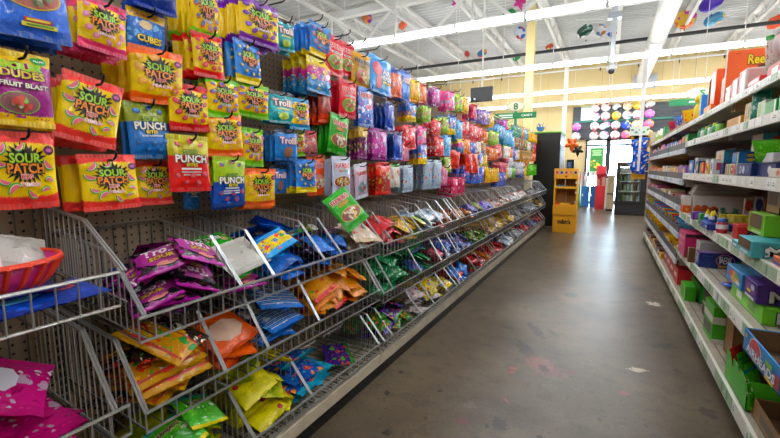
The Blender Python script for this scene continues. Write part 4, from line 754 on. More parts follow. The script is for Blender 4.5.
HOOKS = [
('big_blue', 0.462, 1.542, 0.143, 0.182, 3, -1.17),
('purple_gummy', 0.434, 1.325, 0.114, 0.160, 2, -1.17),
('spk_pink', 0.624, 1.498, 0.120, 0.129, 4, -1.18),
('spk_melon', 0.590, 1.297, 0.137, 0.166, 3, -1.18),
('spk_melon', 0.426, 1.150, 0.125, 0.170, 2, -1.18),
('spk_melon', 0.614, 1.106, 0.148, 0.146, 5, -1.2),
('spk_melon', 0.775, 1.093, 0.112, 0.134, 1, -1.26),
('cubes_blue', 0.775, 1.529, 0.119, 0.116, 1, -1.24),
('dark_blue', 0.786, 1.650, 0.126, 0.119, 2, -1.2),
('spk_orange', 0.774, 1.418, 0.161, 0.154, 5, -1.2),
('punch_blue', 0.740, 1.262, 0.132, 0.161, 1, -1.22),
('spk_lime', 0.947, 1.661, 0.107, 0.165, 4, -1.2),
('spk_red', 0.949, 1.509, 0.117, 0.136, 3, -1.2),
('spk_berry', 0.869, 1.334, 0.142, 0.142, 3, -1.2),
('punch_red', 0.857, 1.174, 0.142, 0.176, 0, -1.2),
('spk_purple', 1.177, 1.687, 0.186, 0.156, 9, -1.19),
('spk_blue', 1.118, 1.530, 0.129, 0.147, 2, -1.2),
('spk_lime', 1.002, 1.378, 0.134, 0.133, 2, -1.2),
('spk_lime', 1.140, 1.385, 0.153, 0.122, 1, -1.2),
('spk_orange', 1.001, 1.259, 0.148, 0.145, 2, -1.2),
('spk_lime', 1.148, 1.221, 0.116, 0.141, 1, -1.22),
('punch_lime', 1.019, 1.111, 0.149, 0.175, 1, -1.2),
('spk_orange', 1.163, 1.068, 0.151, 0.148, 2, -1.2),
('punch_blue', 0.932, 1.037, 0.067, 0.102, 0, -1.3),
('worm_teal', 1.343, 1.679, 0.108, 0.120, 2, -1.22),
('worm_teal', 1.304, 1.384, 0.158, 0.126, 1, -1.22),
('worm_blue', 1.313, 1.230, 0.133, 0.124, 3, -1.2),
('spk_tropic', 1.559, 1.719, 0.163, 0.141, 6, -1.2),
('rainbow', 1.543, 1.562, 0.184, 0.147, 6, -1.2),
('spk_tropic2', 1.420, 1.373, 0.125, 0.130, 1, -1.22),
('red_clear', 1.603, 1.450, 0.094, 0.159, 3, -1.22),
('bear_red', 1.669, 1.697, 0.156, 0.177, 1, -1.2),
('bear_red', 1.795, 1.705, 0.145, 0.163, 0, -1.22),
('bear_red', 1.784, 1.513, 0.156, 0.180, 3, -1.2),
('bear_gold', 1.907, 1.674, 0.180, 0.181, 1, -1.2),
('head_blue', 2.115, 1.701, 0.258, 0.201, 1, -1.2),
('bear_blue', 1.950, 1.506, 0.178, 0.204, 1, -1.2),
('dark_blue2', 2.227, 1.471, 0.141, 0.167, 4, -1.2),
('bear_green', 1.705, 1.330, 0.156, 0.188, 4, -1.2),
('gold_purple', 1.919, 1.290, 0.103, 0.162, 3, -1.2),
('purple_pink', 2.103, 1.300, 0.154, 0.180, 2, -1.2),
('spk_lime', 1.424, 1.236, 0.100, 0.110, 0, -1.24),
('red_silver', 1.507, 1.243, 0.108, 0.115, 1, -1.24),
('worm_blue', 1.317, 1.085, 0.097, 0.120, 0, -1.25),
('spk_blue', 1.432, 1.108, 0.130, 0.143, 4, -1.2),
('bear_orange', 1.570, 1.135, 0.138, 0.193, 0, -1.25),
('bear_white', 1.709, 1.128, 0.176, 0.182, 2, -1.2),
('bear_pink', 1.918, 1.095, 0.145, 0.189, 1, -1.22),
('red_gold', 2.151, 1.103, 0.186, 0.187, 2, -1.2),
('orange_blue', 2.305, 1.686, 0.148, 0.174, 1, -1.2),
('icee_blue', 2.446, 1.696, 0.162, 0.182, 1, -1.2),
('yellow_red', 2.585, 1.666, 0.145, 0.145, 2, -1.2),
('orange_white', 2.711, 1.662, 0.139, 0.130, 1, -1.2),
('purple_pink', 2.967, 1.684, 0.222, 0.140, 3, -1.2),
('pink_box', 3.278, 1.704, 0.310, 0.152, 1, -1.2),
('lime_pink', 3.516, 1.710, 0.215, 0.136, 1, -1.2),
('yellow_red', 3.701, 1.711, 0.264, 0.133, 1, -1.2),
('red_purple', 3.971, 1.694, 0.265, 0.161, 3, -1.2),
('purple_white', 4.375, 1.686, 0.392, 0.134, 0, -1.2),
('blue_yellow', 2.540, 1.508, 0.174, 0.118, 1, -1.2),
('lime_pink', 2.797, 1.522, 0.203, 0.099, 1, -1.2),
('pink_box', 2.713, 1.371, 0.265, 0.148, 2, -1.2),
('red_white', 2.995, 1.442, 0.186, 0.121, 2, -1.2),
('lime_pink', 3.189, 1.486, 0.161, 0.119, 1, -1.2),
('sky_blue', 3.545, 1.498, 0.247, 0.174, 4, -1.2),
('red_white', 4.045, 1.500, 0.379, 0.205, 2, -1.2),
('orange_white', 4.415, 1.481, 0.281, 0.169, 1, -1.2),
('lime_pink', 4.782, 1.500, 0.369, 0.147, 1, -1.2),
('sky_blue', 5.485, 1.580, 0.412, 0.204, 3, -1.2),
('dark_blue2', 2.340, 1.301, 0.112, 0.176, 2, -1.2),
('pink_white', 2.483, 1.247, 0.122, 0.126, 0, -1.22),
('blue_yellow', 2.724, 1.259, 0.250, 0.157, 1, -1.2),
('red_white', 3.053, 1.317, 0.172, 0.148, 3, -1.2),
('sky_blue', 3.246, 1.346, 0.214, 0.172, 0, -1.2),
('rainbow', 3.568, 1.333, 0.223, 0.124, 2, -1.2),
('red_orange', 3.917, 1.230, 0.394, 0.204, 4, -1.2),
('blue_white', 4.171, 1.116, 0.441, 0.196, 2, -1.2),
('red_gold', 2.198, 1.110, 0.140, 0.197, 0, -1.22),
('white_green', 2.324, 1.099, 0.139, 0.147, 0, -1.22),
('grey_blue', 2.484, 1.093, 0.171, 0.182, 2, -1.2),
('grey_blue', 2.933, 1.135, 0.345, 0.269, 4, -1.2),
('lime_pink', 3.308, 1.167, 0.220, 0.127, 0, -1.22),
('pink_white', 3.241, 1.091, 0.213, 0.176, 0, -1.22),
('pink_red', 3.529, 0.994, 0.415, 0.172, 3, -1.2),
('blue_yellow', 4.226, 1.251, 0.300, 0.176, 1, -1.2),
('orange_white', 4.759, 1.316, 0.368, 0.148, 3, -1.2),
('yellow_red', 4.761, 1.076, 0.648, 0.233, 4, -1.2),
('white_green', 5.459, 1.374, 0.411, 0.193, 2, -1.2),
('red_purple', 5.263, 1.152, 0.387, 0.177, 1, -1.2),
('blue_white', 5.172, 1.026, 0.376, 0.176, 1, -1.2),
('bear_gold', 6.811, 1.362, 0.875, 0.220, 3, -1.2),
('white_grey', 6.313, 1.166, 0.689, 0.223, 2, -1.2),
('green_pack', 7.497, 1.148, 0.943, 0.314, 3, -1.2),
('yellow_red', 7.464, 1.675, 0.927, 0.319, 3, -1.2),
('brown_gold', 6.399, 1.523, 0.855, 0.176, 2, -1.2),
('teal_green', 6.090, 1.673, 0.567, 0.153, 3, -1.2),
('sky_blue', 5.089, 1.596, 0.360, 0.154, 2, -1.2),
]
rows_ = lambda z: 'top' if z > 1.585 else 'second' if z > 1.43 else 'third' if z > 1.29 else 'fourth' if z > 1.15 else 'bottom'
L_ = []
for (k, y, z, w_, h_, n, X) in HOOKS:
    m = max(1, round(w_ / .21)) if y > 2.2 else 1
    for i in range(m):
        yy = y + (i - (m-1)/2) * .19
        if y > 2.2: ww, hh = min(KIN[k]['w'] * .95, max(w_/m, .11), .15), min(h_, KIN[k]['h'] * 1.1)
        else: ww, hh = w_, h_
        L_.append([k, yy, z, ww, max(hh, .11), n, X])
# further hooks of the far bays, same kinds as their neighbours
fill = {'top': ['yellow_red', 'purple_pink', 'lime_pink', 'orange_white', 'sky_blue', 'teal_green', 'yellow_red'], 'second': ['blue_yellow', 'red_white', 'sky_blue', 'lime_pink', 'white_green', 'brown_gold'], 'third': ['red_white', 'orange_white', 'blue_white', 'white_green', 'bear_gold'],
        'fourth': ['red_orange', 'yellow_red', 'red_purple', 'white_grey', 'bear_gold'], 'bottom': ['blue_white', 'yellow_red', 'white_grey', 'green_pack']}
zt_ = {'top': 1.69, 'second': 1.52, 'third': 1.36, 'fourth': 1.23, 'bottom': 1.10}
for r_ in fill:
    y = 2.4; i = 0
    while y < 7.75:
        if all(not (rows_(q[2]) == r_ and abs(q[1]-y) < .17) and not (abs(q[1]-y) < .13 and abs(q[2]-zt_[r_]) < .10) for q in L_):
            k = fill[r_][i % len(fill[r_])]; L_.append([k, y, zt_[r_], .15, .16, 2 if y < 5 else 1, -1.21]); i += 1; y += .17
        else: y += .04
L_.sort(key=lambda q: (rows_(q[2]), q[1]))
hook_mat = flat('#1c1b1b', .35, .6)
hk = {}
used = {}
def place_bag(k, x, y, z, w_, h_, yaw, roll, pitch, label, group=None, parts=True, seals=False, v=0):
    K = KIN[k]
    M = Matrix.Translation((x, y, z)) @ Matrix.Rotation(yaw, 4, 'Z') @ Matrix.Rotation(pitch, 4, 'Y') @ Matrix.Rotation(roll, 4, 'X') @ Matrix.Diagonal((1, w_/K['w'], h_/K['h'], 1))
    return bag(k, M, label, group, parts, seals, v)
for i, (k, y, z, w_, h_, n, X) in enumerate(L_):
    row = rows_(z); sh, ds = DESC[k]
    nx = L_[i+1] if i + 1 < len(L_) and rows_(L_[i+1][2]) == row else None
    where = f'in the {row} row' + (f' before the {DESC[nx[0]][0]}' if nx and nx[0] != k else ' before its like' if nx else ' at the far end')
    c = used.get((sh, where), 0); used[(sh, where)] = c + 1
    if c: where += f', {ORD[c]} such'
    near = y < 2.0
    far = y > 2.2
    yaw = rgB.uniform(-.10, .06) - (min(.30, .04 + .06*(y-2.2)) if far else 0)
    roll = rgB.uniform(-.05, .05); pitch = rgB.uniform(-.06, .05)
    if k == 'spk_melon' and .55 < y < .6: roll = -.22
    if k == 'bear_green': roll = -.16
    if k == 'spk_pink': roll = -.08
    if k == 'bear_pink': roll = .1
    place_bag(k, X, y, z, w_, h_, yaw, roll, pitch, f'{sh} foremost bag {where}', None, True, near, i % 2)
    sp = min(.034 if far else .027, (X - XP - .02) / max(1, n + 1.3))
    for j in range(n if not far else min(n + 1, 4 if y < 3.5 else 3 if y < 5 else 2)):
        xx = X - (j+1) * sp
        place_bag(k, xx, y + rgB.uniform(-.012, .008), z + rgB.uniform(-.012, .002), w_ * .98, h_, yaw + rgB.uniform(-.1, .05), roll*.5 + rgB.uniform(-.04, .04), rgB.uniform(-.05, .03),
                  f'{sh} bag behind the foremost {where}', f'{sh} bags behind the foremost {where}', near and j < 1, False, j % 2)
    key = round(X, 2)
    if key not in hk:
        Ln = X - XP + .045; mb = MB().path([(0, 0, 0), (Ln-.018, 0, -.002), (Ln-.004, 0, .006), (Ln+.002, 0, .02)], .003, 6)
        mb.box((-.001, -.012, -.03), (.004, .012, .012)); hk[key] = mb.mesh('peg_hook', hook_mat, True)
    o = inst('peg_hook', hk[key]); o.location = (XP, y, z - .012)
    tag(o, f'hook of {sh} bags {where}', 'peg hook')
for y in (1.27, 1.5, 1.72, 1.86, 2.0, 2.5, 3.05, 3.4):   # bare hooks over the top row, seen against the roof
    o = inst('peg_hook', hk[-1.2]); o.location = (XP, y + .02, 1.725)
    tag(o, f'bare black wire hook curving up over the top row of bags, {ORD[[1.27,1.5,1.72,1.86,2.0,2.5,3.05,3.4].index(y)]} from the viewer', 'peg hook')
# ================================================================ loose bags lying in the baskets
class Heap:
    """drops bags one by one on what already lies there, so every bag rests on the floor grid or on other bags"""
    def __init__(s, x0, x1, y0, y1, fz, seed):
        s.r = .01; s.x0, s.x1, s.y0, s.y1 = x0, x1, y0, y1; s.nx, s.ny = int((x1-x0)/s.r) + 1, int((y1-y0)/s.r) + 1
        s.X, s.Y = np.meshgrid(x0 + np.arange(s.nx)*s.r, y0 + np.arange(s.ny)*s.r, indexing='ij'); s.hm = fz(s.X, s.Y); s.base = s.hm.copy(); s.rg = random.Random(seed); s.out = []
    def drop(s, k, cx=None, cy=None, yaw=None, scale=1.0, maxtilt=.5, grid=None):
        K = KIN[k]; rg = s.rg; w_, h_, t_ = K['w']*scale, K['h']*scale, .030
        best = None
        for q in range(1 if cx is not None else 6):
            ya = yaw if yaw is not None else rg.gauss(0, .55) + (pi if rg.random() < .2 else 0)
            # up of the bag lies along -x (to the pegboard) turned by ya
            tx, ty = -cos(ya), -sin(ya); rx, ry = sin(ya), -cos(ya); rx, ry = -rx, -ry
            ex = abs(tx)*h_/2 + abs(rx)*w_/2; ey = abs(ty)*h_/2 + abs(ry)*w_/2
            lo, hi = s.x0 + min(ex, (s.x1-s.x0)/2), s.x1 - min(ex, (s.x1-s.x0)/2); px = cx if cx is not None else rg.uniform(min(lo, hi), max(lo, hi))
            lo, hi = s.y0 + min(ey, (s.y1-s.y0)/2), s.y1 - min(ey, (s.y1-s.y0)/2); py = cy if cy is not None else rg.uniform(min(lo, hi), max(lo, hi))
            a = (s.X-px)*tx + (s.Y-py)*ty; b = (s.X-px)*rx + (s.Y-py)*ry
            m = (abs(a) < h_/2) & (abs(b) < w_/2)
            if m.sum() < 12: continue
            zz = s.hm[m].mean() - .16*(px - s.x0)
            if best is None or zz < best[0]: best = (zz, px, py, ya, tx, ty, rx, ry, m, a, b)
        if best is None: return
        _, px, py, ya, tx, ty, rx, ry, m, a, b = best
        A = np.stack([np.ones(m.sum()), a[m], b[m]], 1); c, *_ = np.linalg.lstsq(A, s.hm[m], rcond=None)
        sa, sb = np.clip(c[1], -maxtilt, maxtilt), np.clip(c[2], -maxtilt, maxtilt)
        z0 = np.percentile(s.hm[m] - sa*a[m] - sb*b[m], 90) + t_*.36
        T = Vector((tx, ty, sa)).normalized(); R0 = Vector((rx, ry, sb)); Nn = R0.cross(T).normalized(); R0 = T.cross(Nn).normalized()
        if Nn.z < 0: Nn = -Nn; R0 = -R0
        org = Vector((px, py, z0)) + T*h_/2
        M = Matrix(((Nn.x, R0.x*scale, T.x*scale, org.x), (Nn.y, R0.y*scale, T.y*scale, org.y), (Nn.z, R0.z*scale, T.z*scale, org.z), (0, 0, 0, 1)))
        prof = z0 + sa*a + sb*b + t_*.30*np.sqrt(np.clip(1 - (2*a/h_)**2, 0, 1)*np.clip(1 - (2*b/w_)**2, 0, 1)) - t_*.05
        s.hm[m] = np.maximum(s.hm[m], prof[m]); s.out.append((k, M, px, py, z0))
def fill_bin(ys, y0, y1, tier, kinds, n, where, ztiers=TIERS, dz=0, scale=1.0, extra=(), parts=True, x0=None, x1=None):
    zt, zb, zk, zbend, xb = ztiers[tier]
    z0, z1 = zb + dz + .012, zb + dz + (.02 if tier == 'lower' else .056)
    fz = lambda X, Y: z0 + (z1-z0)*(XF-X)/(XF-XP)
    h = Heap(XP+.02, XF-.012, ys+y0+.006, ys+y1-.006, fz, int(ys*1000+y0*777+len(where)))
    for i in range(n): h.drop(kinds[i % len(kinds)] if isinstance(kinds, list) else kinds, scale=scale)
    for e in extra: h.drop(*e[:1], **e[1])
    by = {}
    for o in h.out: by.setdefault(o[0], []).append(o)
    for k, os in by.items():
        sh, ds = DESC[k]
        top = max(os, key=lambda o: o[4]); rest = [o for o in os if o is not top]
        fr = max(rest, key=lambda o: o[2]) if rest else None; bk = min([o for o in rest if o is not fr], key=lambda o: o[2], default=None)
        for i, o in enumerate(os):
            if len(os) == 1: lb, g = f'single {sh} bag lying in {where}', None
            elif o is top: lb, g = f'{sh} bag topmost in {where}', None
            elif o is fr: lb, g = f'{sh} bag against the front wires of {where}', None
            elif o is bk: lb, g = f'{sh} bag next to the pegboard in {where}', None
            else: lb, g = f'{sh} bag amid the heap in {where}', f'{sh} bags heaped in {where}'
            bag(k, o[1], lb, g, parts, False, i % 2)
ys = Y0
SCL = {'worm_black': .74, 'worm_green': .74, 'blue_pack': .78, 'black_purple': .8, 'chew_orange': .85, 'lime_yellow': .78, 'lime_green': .85, 'orange_big': .85, 'stripe_blue': .85, 'gold80': .85}
BINS = [('upper', 0, [
    (.035, .335, ['worm_black'], 15, 'the first slot of the second upper basket', [('worm_black', dict(cx=-1.10, cy=ys+.16, yaw=-.35, scale=.78)), ('worm_black', dict(cx=-1.2, cy=ys+.22, yaw=-.3, scale=.78)), ('worm_black', dict(cx=-1.06, cy=ys+.24, yaw=-.2, scale=.78)), ('blue_roll', dict(cx=-1.30, cy=ys+.14, yaw=1.2))]),
    (.335, .475, ['worm_green', 'worm_black', 'worm_green'], 8, 'the second slot of the second upper basket', [('worm_green', dict(cx=-1.27, cy=ys+.40, yaw=.2, scale=.9)), ('worm_green', dict(cx=-1.2, cy=ys+.40, yaw=-.1, scale=.9)), ('white_bag', dict(cx=-1.08, cy=ys+.41, yaw=.1, scale=.85, maxtilt=.8))]),
    (.475, .755, ['blue_pack', 'blue_pack', 'yellow_blue', 'blue_pack'], 22, 'the third slot of the second upper basket', [('blue_pack', dict(cx=-1.25, cy=ys+.62)), ('blue_pack', dict(cx=-1.2, cy=ys+.68))]),
    (.755, .875, ['blue_pack', 'black_purple'], 9, 'the fourth slot of the second upper basket', [('yellow_blue', dict(cx=-1.22, cy=ys+.81, yaw=.5, maxtilt=.8, scale=.85)), ('yellow_blue', dict(cx=-1.25, cy=ys+.82, yaw=.2, maxtilt=.8, scale=.85))]),
    (.875, 1.03, ['black_purple', 'blue_pack'], 11, 'the fifth slot of the second upper basket', [('worm_green', dict(cx=-1.26, cy=ys+.95, yaw=.9, scale=.8))]),
    (1.03, 1.19, ['black_purple', 'cream_brown'], 7, 'the sixth slot of the second upper basket', [('cream_brown', dict(cx=-1.10, cy=ys+1.10, yaw=.1, scale=.85))])]),
  ('middle', 0, [
    (.02, .26, ['gold80'], 9, 'the first slot of the second middle basket', [('gold80', dict(cx=-1.10, cy=ys+.145, yaw=-1.25, scale=.85))]),
    (.26, .437, ['orange_big'], 8, 'the second slot of the second middle basket', []),
    (.437, .715, ['stripe_blue'], 9, 'the third slot of the second middle basket', []),
    (.715, 1.19, ['chew_orange'], 38, 'the last slot of the second middle basket', [])]),
  ('lower', 0, [
    (.03, .36, ['lime_green', 'lime_yellow'], 20, 'the first slot of the second lower basket', []),
    (.36, .655, ['lime_yellow', 'lemon_pack', 'lemon_pack'], 28, 'the second slot of the second lower basket', []),
    (.66, .80, ['ocean_blue'], 5, 'the third slot of the second lower basket', []),
    (.80, 1.19, ['purple_green'], 1, 'the last slot of the second lower basket', [])])]
for tier, _, cs in BINS:
    for (a, b_, ks, n, wh, ex) in cs: fill_bin(ys, a, b_, tier, ks, n, wh, extra=ex, scale=SCL.get(ks[0], 1.0))
SEQ = {'upper': [['red_bag'], ['gold_bag'], ['lime_gold', 'gold_bag'], ['ice_white'], ['ice_white', 'red_bag'], ['chew_orange', 'brown_nut'], ['brown_nut'], ['brown_nut'], ['purple_blue'], ['purple_blue', 'green_red'], ['purple_blue'], ['purple_blue'], ['white_orange'], ['white_orange'], ['grey_wrap'], ['white_orange'], ['white_orange'], ['grey_wrap'], ['grey_wrap']],
       'middle': [['green_foil'], ['green_foil', 'deep_blue'], ['rose_red'], ['deep_blue'], ['deep_blue'], ['green_red'], ['green_red'], ['brown_nut'], ['gold_bag'], ['gold_bag'], ['grey_wrap'], ['grey_wrap'], ['ice_white', 'grey_wrap'], ['gold_bag'], ['gold_bag'], ['red_bag'], ['red_bag'], ['grey_wrap']],
       'lower': [['purple_green', 'green_red'], ['red_dot_white'], ['red_dot_white', 'yellow_box'], ['yellow_box'], ['blue_pack', 'red_bag'], ['red_bag', 'green_red'], ['red_bag', 'brown_nut'], ['chew_orange'], ['red_bag'], ['deep_blue', 'ice_white'], ['grey_wrap'], ['grey_wrap', 'red_bag'], ['deep_blue'], ['red_bag'], ['red_bag'], ['grey_wrap']]}
for tier in SEQ:
    q = 0
    for b_ in range(1, NB):
        dv = gen[tier]; dv = [dv[1] - .10] + dv[2:] if True else dv
        if b_ > 2: dv = [dv[0], dv[len(dv)//2], dv[-1]] if tier != 'upper' else [dv[0], dv[2], dv[4], dv[-1]]
        for j in range(len(dv) - 1):
            ks = SEQ[tier][min(q, len(SEQ[tier]) - 1)]; q += 1
            wdt = dv[j+1] - dv[j]
            fill_bin(Y0 + b_*BAY, dv[j], dv[j+1], tier, ks, max(4, int(wdt * (58 if b_ == 1 else 42 if b_ == 2 else 24))), f'the {ORD[j]} part of the {names[b_]} {tier} basket', dz={'upper': -.018, 'middle': -.03, 'lower': -.01}[tier], parts=b_ < 2,
                     scale=.8 if b_ < 3 else .95)
# the nearest bay
yn = Y0 - BAY
fill_bin(yn, .60, 1.16, 'upper', ['royal_blue'], 1, 'the nearest upper basket', ztiers=NT, extra=[('royal_blue', dict(cx=-1.08, cy=yn+1.06, yaw=.15)), ('royal_blue', dict(cx=-1.11, cy=yn+.98, yaw=-.1))])
fill_bin(yn, .70, 1.19, 'middle', ['magenta_bag'], 7, 'the nearest lower basket', ztiers=NT, extra=[('magenta_bag', dict(cx=-1.14, cy=yn+.98, yaw=-.5)), ('magenta_bag', dict(cx=-1.20, cy=yn+.85, yaw=.3))])
bw_ = empty('bowl', (-1.15, .325, .80))
mg = worn('#c8187c', '#d83a96', 14, .35, 'magenta_plastic'); og = flat('#e8401c', .35)
MB().lathe([(.001, .0), (.075, .0), (.08, .004), (.108, .035), (.13, .075), (.126, .075), (.10, .035), (.074, .01), (.001, .01)], 48, flute=.025, nf=24).build('bowl_shell', mg, bw_, smooth=True)
rb = MB()
for i in range(24):
    a = 2*pi*i/24; rb.path([(cos(a)*r*1.03, sin(a)*r*1.03, z) for r, z in ((.08, .006), (.109, .037), (.131, .075))], .0055, 5)
rb.build('ribs', og, bw_); MB().path([(.131*cos(2*pi*i/48), .131*sin(2*pi*i/48), .076) for i in range(49)], .006, 6).build('rim', og, bw_)
tag(bw_, 'magenta plastic bowl with orange ribs and rim holding bags in the nearest basket', 'bowl')
def lay(k, loc, n, up, sc, label):
    n = Vector(n).normalized(); up = Vector(up); up = (up - n*up.dot(n)).normalized(); r = up.cross(n)
    M = Matrix(((n.x, r.x*sc, up.x*sc, loc[0]), (n.y, r.y*sc, up.y*sc, loc[1]), (n.z, r.z*sc, up.z*sc, loc[2]), (0, 0, 0, 1)))
    return bag(k, M, label)
lay('pink_taffy', (-1.19, .27, .965), (.72, -.40, .55), (-.5, .1, .75), .78, 'pink and white taffy bag sticking up out of the magenta bowl')
lay('white_bag', (-1.235, .40, .915), (.55, .2, .8), (-.5, .2, .5), .72, 'blank white and mauve bag leaning behind the taffy bag in the magenta bowl')
lay('bear_green', (-1.12, Y0 + 1.0, .955), (.75, -.45, .5), (-.30, -.35, .85), 1.05, 'green and yellow gummy bag standing up out of the second upper basket')
lay('cream_brown', (-1.115, Y0 + 1.13, .80), (.45, 0, .85), (-.8, .2, .4), .95, 'cream bag tilted on the front of the sixth compartment of the upper basket')
# ================================================================ tall shelving on the other side of the aisle
SX, SB = .515, .97
NEARZ = [(.455, .055), (.735, .05), (1.035, .045), (1.275, .04), (1.42, .032)]
FARZ = [(.345, .05), (.555, .05), (.77, .05), (.985, .045), (1.23, .04), (1.42, .032)]
tagm = [flat('#e6e4da', .45), flat('#a9c3a2', .45), flat('#f2f2ec', .4), flat('#6f8f78', .45), flat('#8a8f88', .45)]
tagf = [flat('#c3ccd6', .4), flat('#9fb0c4', .4), flat('#dfe5ea', .4), flat('#7f93ac', .4), flat('#8a8f98', .45)]
shm = worn('#aea593', '#c4bba9', 6, .5, 'ivory_shelf_enamel')
gfence = flat('#4b4c50', .55)
def shelf(parent, x0, x1, y0, y1, z, hs, far=False, strip=True, base=False):
    o = MB().box((x0+.012, y0+.003, z-.018), (x1, y1-.003, z)).build('shelf_deck' if base else 'shelf', deckm if base else shm, parent)
    gr = MB()
    for k in range(7): gr.box((x0+.05+.05*k, y0+.01, z), (x0+.056+.05*k, y1-.01, z+.0008))
    gr.build('deck_slots', worn('#6d655a', '#7c7468', 9, .7, 'deck_groove_light'), o)
    for q in ((y0 + .03), (y1 - .03)): MB().box((x0+.03, q-.004, z-.06), (x1, q+.004, z-.018)).build('bracket', shm, o)
    # price strip: rail with paper tags
    s = MB().box((x0, y0+.003, z-hs), (x0+.013, y1-.003, z+.0012), 0)
    rg = random.Random(int(z*1000 + y0*10)); y = y0 + .01
    while y < y1 - .05:
        wd = rg.choice([.045, .06, .085]); c = rg.choice(([1, 2, 1, 2, 1] if z < 1 else [2, 2, 2, 1, 2]) if not far else [2, 1, 2, 2])
        if rg.random() < .8:
            s.box((x0-.0012, y, z-hs+.006), (x0, y+min(wd, y1-.012-y), z-.002), c)
            if c == 2 and rg.random() < .7:
                s.box((x0-.0018, y+wd*.25, z-hs*.62), (x0-.001, y+wd*.7, z-hs*.50), 4); s.box((x0-.0018, y+wd*.35, z-hs*.42), (x0-.001, y+wd*.6, z-hs*.32), 4)
            elif c == 1 and rg.random() < .35: s.box((x0-.0018, y+wd*.1, z-hs+.01), (x0-.001, y+wd*.3, z-.006), 3)
        y += wd + .006
    s.build('price_strip', tagf if far else tagm, o)
    if far:
        MB().box((x0+.004, y0+.01, z), (x0+.012, y1-.01, z+.052)).build('plastic_fence', gfence, o)
def bay(y0, y1, zs, far, label):
    t = empty('shelving_bay', (0, y0, 0)); L = y1 - y0
    MB().box((SB, .004, .02), (SB+.03, L-.004, 1.44)).build('back_panel', worn('#56473a', '#665545', 5, .7, 'brown_back_panel'), t)
    MB().box((SB+.001, .0, 0), (SB+.035, .004, 1.45)).build('upright', worn('#6d5f50', '#85756a', 9, .6, 'brown_upright'), t)
    shelf(t, SX-.005, SB, 0, L, .115, .06, far and False, base=True)
    MB().box((SX+.05, .003, 0), (SX+.06, L-.003, .05)).build('black_toe_kick', black, t)
    for z, hs in zs: shelf(t, SX, SB, 0, L, z, hs, far and z < 1.4)
    return tag(t, label, 'gondola shelving')
bay(1.51, 2.73, NEARZ, False, 'tall ivory shelving bay nearest the viewer, with green and white price tags')
bay(2.73, 3.95, NEARZ, False, 'tall ivory shelving bay before the grey-fenced ones, with green and white price tags')
for i, y in enumerate((3.95, 5.03, 6.11)): bay(y, y + 1.08, FARZ, True, f'{["first", "middle", "last"][i]} shelving bay with grey plastic fences along its shelf fronts')
ep = MB().box((SX-.004, 7.196, 0), (SB+.03, 7.24, 1.60)).build('end_divider', worn('#b3a48e', '#c4b59e', 5, .6, 'tan_end_panel'))
tag(ep, 'tan upright panel closing the far end of the tall shelving', 'panel')
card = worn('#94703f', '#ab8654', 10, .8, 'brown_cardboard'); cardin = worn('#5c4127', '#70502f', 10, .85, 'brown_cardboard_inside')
def face_dec(f, x, y, z):
    """print on a carton: f 'a' = side towards the aisle, 'n' = side towards the viewer"""
    if f == 'a': return Decal(lambda a, b, k: (x - .0008 - k, y - a, z + b))
    return Decal(lambda a, b, k: (x + a, y - .0008 - k, z + b))
def carton(x, y, z, dx, dy, dz, col, label, a=(), n=(), cat='box', stripes=None, name='candy_box', group=None, top=None, open_=False, rz=0):
    """x,y,z = corner next to the aisle and the viewer"""
    M = flat(col, .42)
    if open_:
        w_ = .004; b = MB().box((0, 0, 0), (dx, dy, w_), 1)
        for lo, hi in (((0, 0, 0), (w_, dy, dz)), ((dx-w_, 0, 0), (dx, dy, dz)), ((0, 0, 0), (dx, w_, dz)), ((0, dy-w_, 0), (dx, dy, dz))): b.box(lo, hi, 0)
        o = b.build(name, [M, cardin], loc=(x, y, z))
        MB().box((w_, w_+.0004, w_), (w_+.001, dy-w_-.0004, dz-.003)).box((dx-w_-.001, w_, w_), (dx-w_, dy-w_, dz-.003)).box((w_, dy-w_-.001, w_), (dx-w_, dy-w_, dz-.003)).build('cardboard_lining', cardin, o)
    else:
        o = MB().box((0, 0, 0), (dx, dy, dz)).build(name, M, loc=(x, y, z), bevel=.0018)
        if top: MB().box((.004, .004, dz), (dx-.004, dy-.004, dz+.0012)).build('top_print', flat(top, .42), o)
    if rz: o.rotation_euler.z = rz
    for f, items in (('a', a), ('n', n)):
        if not items: continue
        if f == 'a': q = Decal(lambda u, v, k: (-.0006 - k, dy/2 - u, dz/2 + v)); W = dy
        else: q = Decal(lambda u, v, k: (dx/2 + u, -.0006 - k, dz/2 + v)); W = dx
        for it in items:
            if it[0] == 't': _, s, c, oc, u, v, ww, hh = it; q.text(s, c, (u-.5)*W, (v-.5)*dz, ww*W, hh*dz, .03, oc, .08)
            elif it[0] == 'r': _, c, u, v, ww, hh = it; q.rect(c, (u-.5)*W, (v-.5)*dz, ww*W, hh*dz, 0, 1)
            elif it[0] == 'd': _, c, u, v, rx, ry = it; q.disc(c, (u-.5)*W, (v-.5)*dz, rx*W, ry*dz, 18, rings=1)
        q.build('face_print', o)
    if stripes:
        s = MB(); k = int(dx / .045)
        for i in range(k): s.box((.008 + i*dx/k, .004, dz), (.022 + i*dx/k, dy-.004, dz+.0012))
        s.build('top_print', flat(stripes, .42), o)
    return tag(o, label, cat, group)
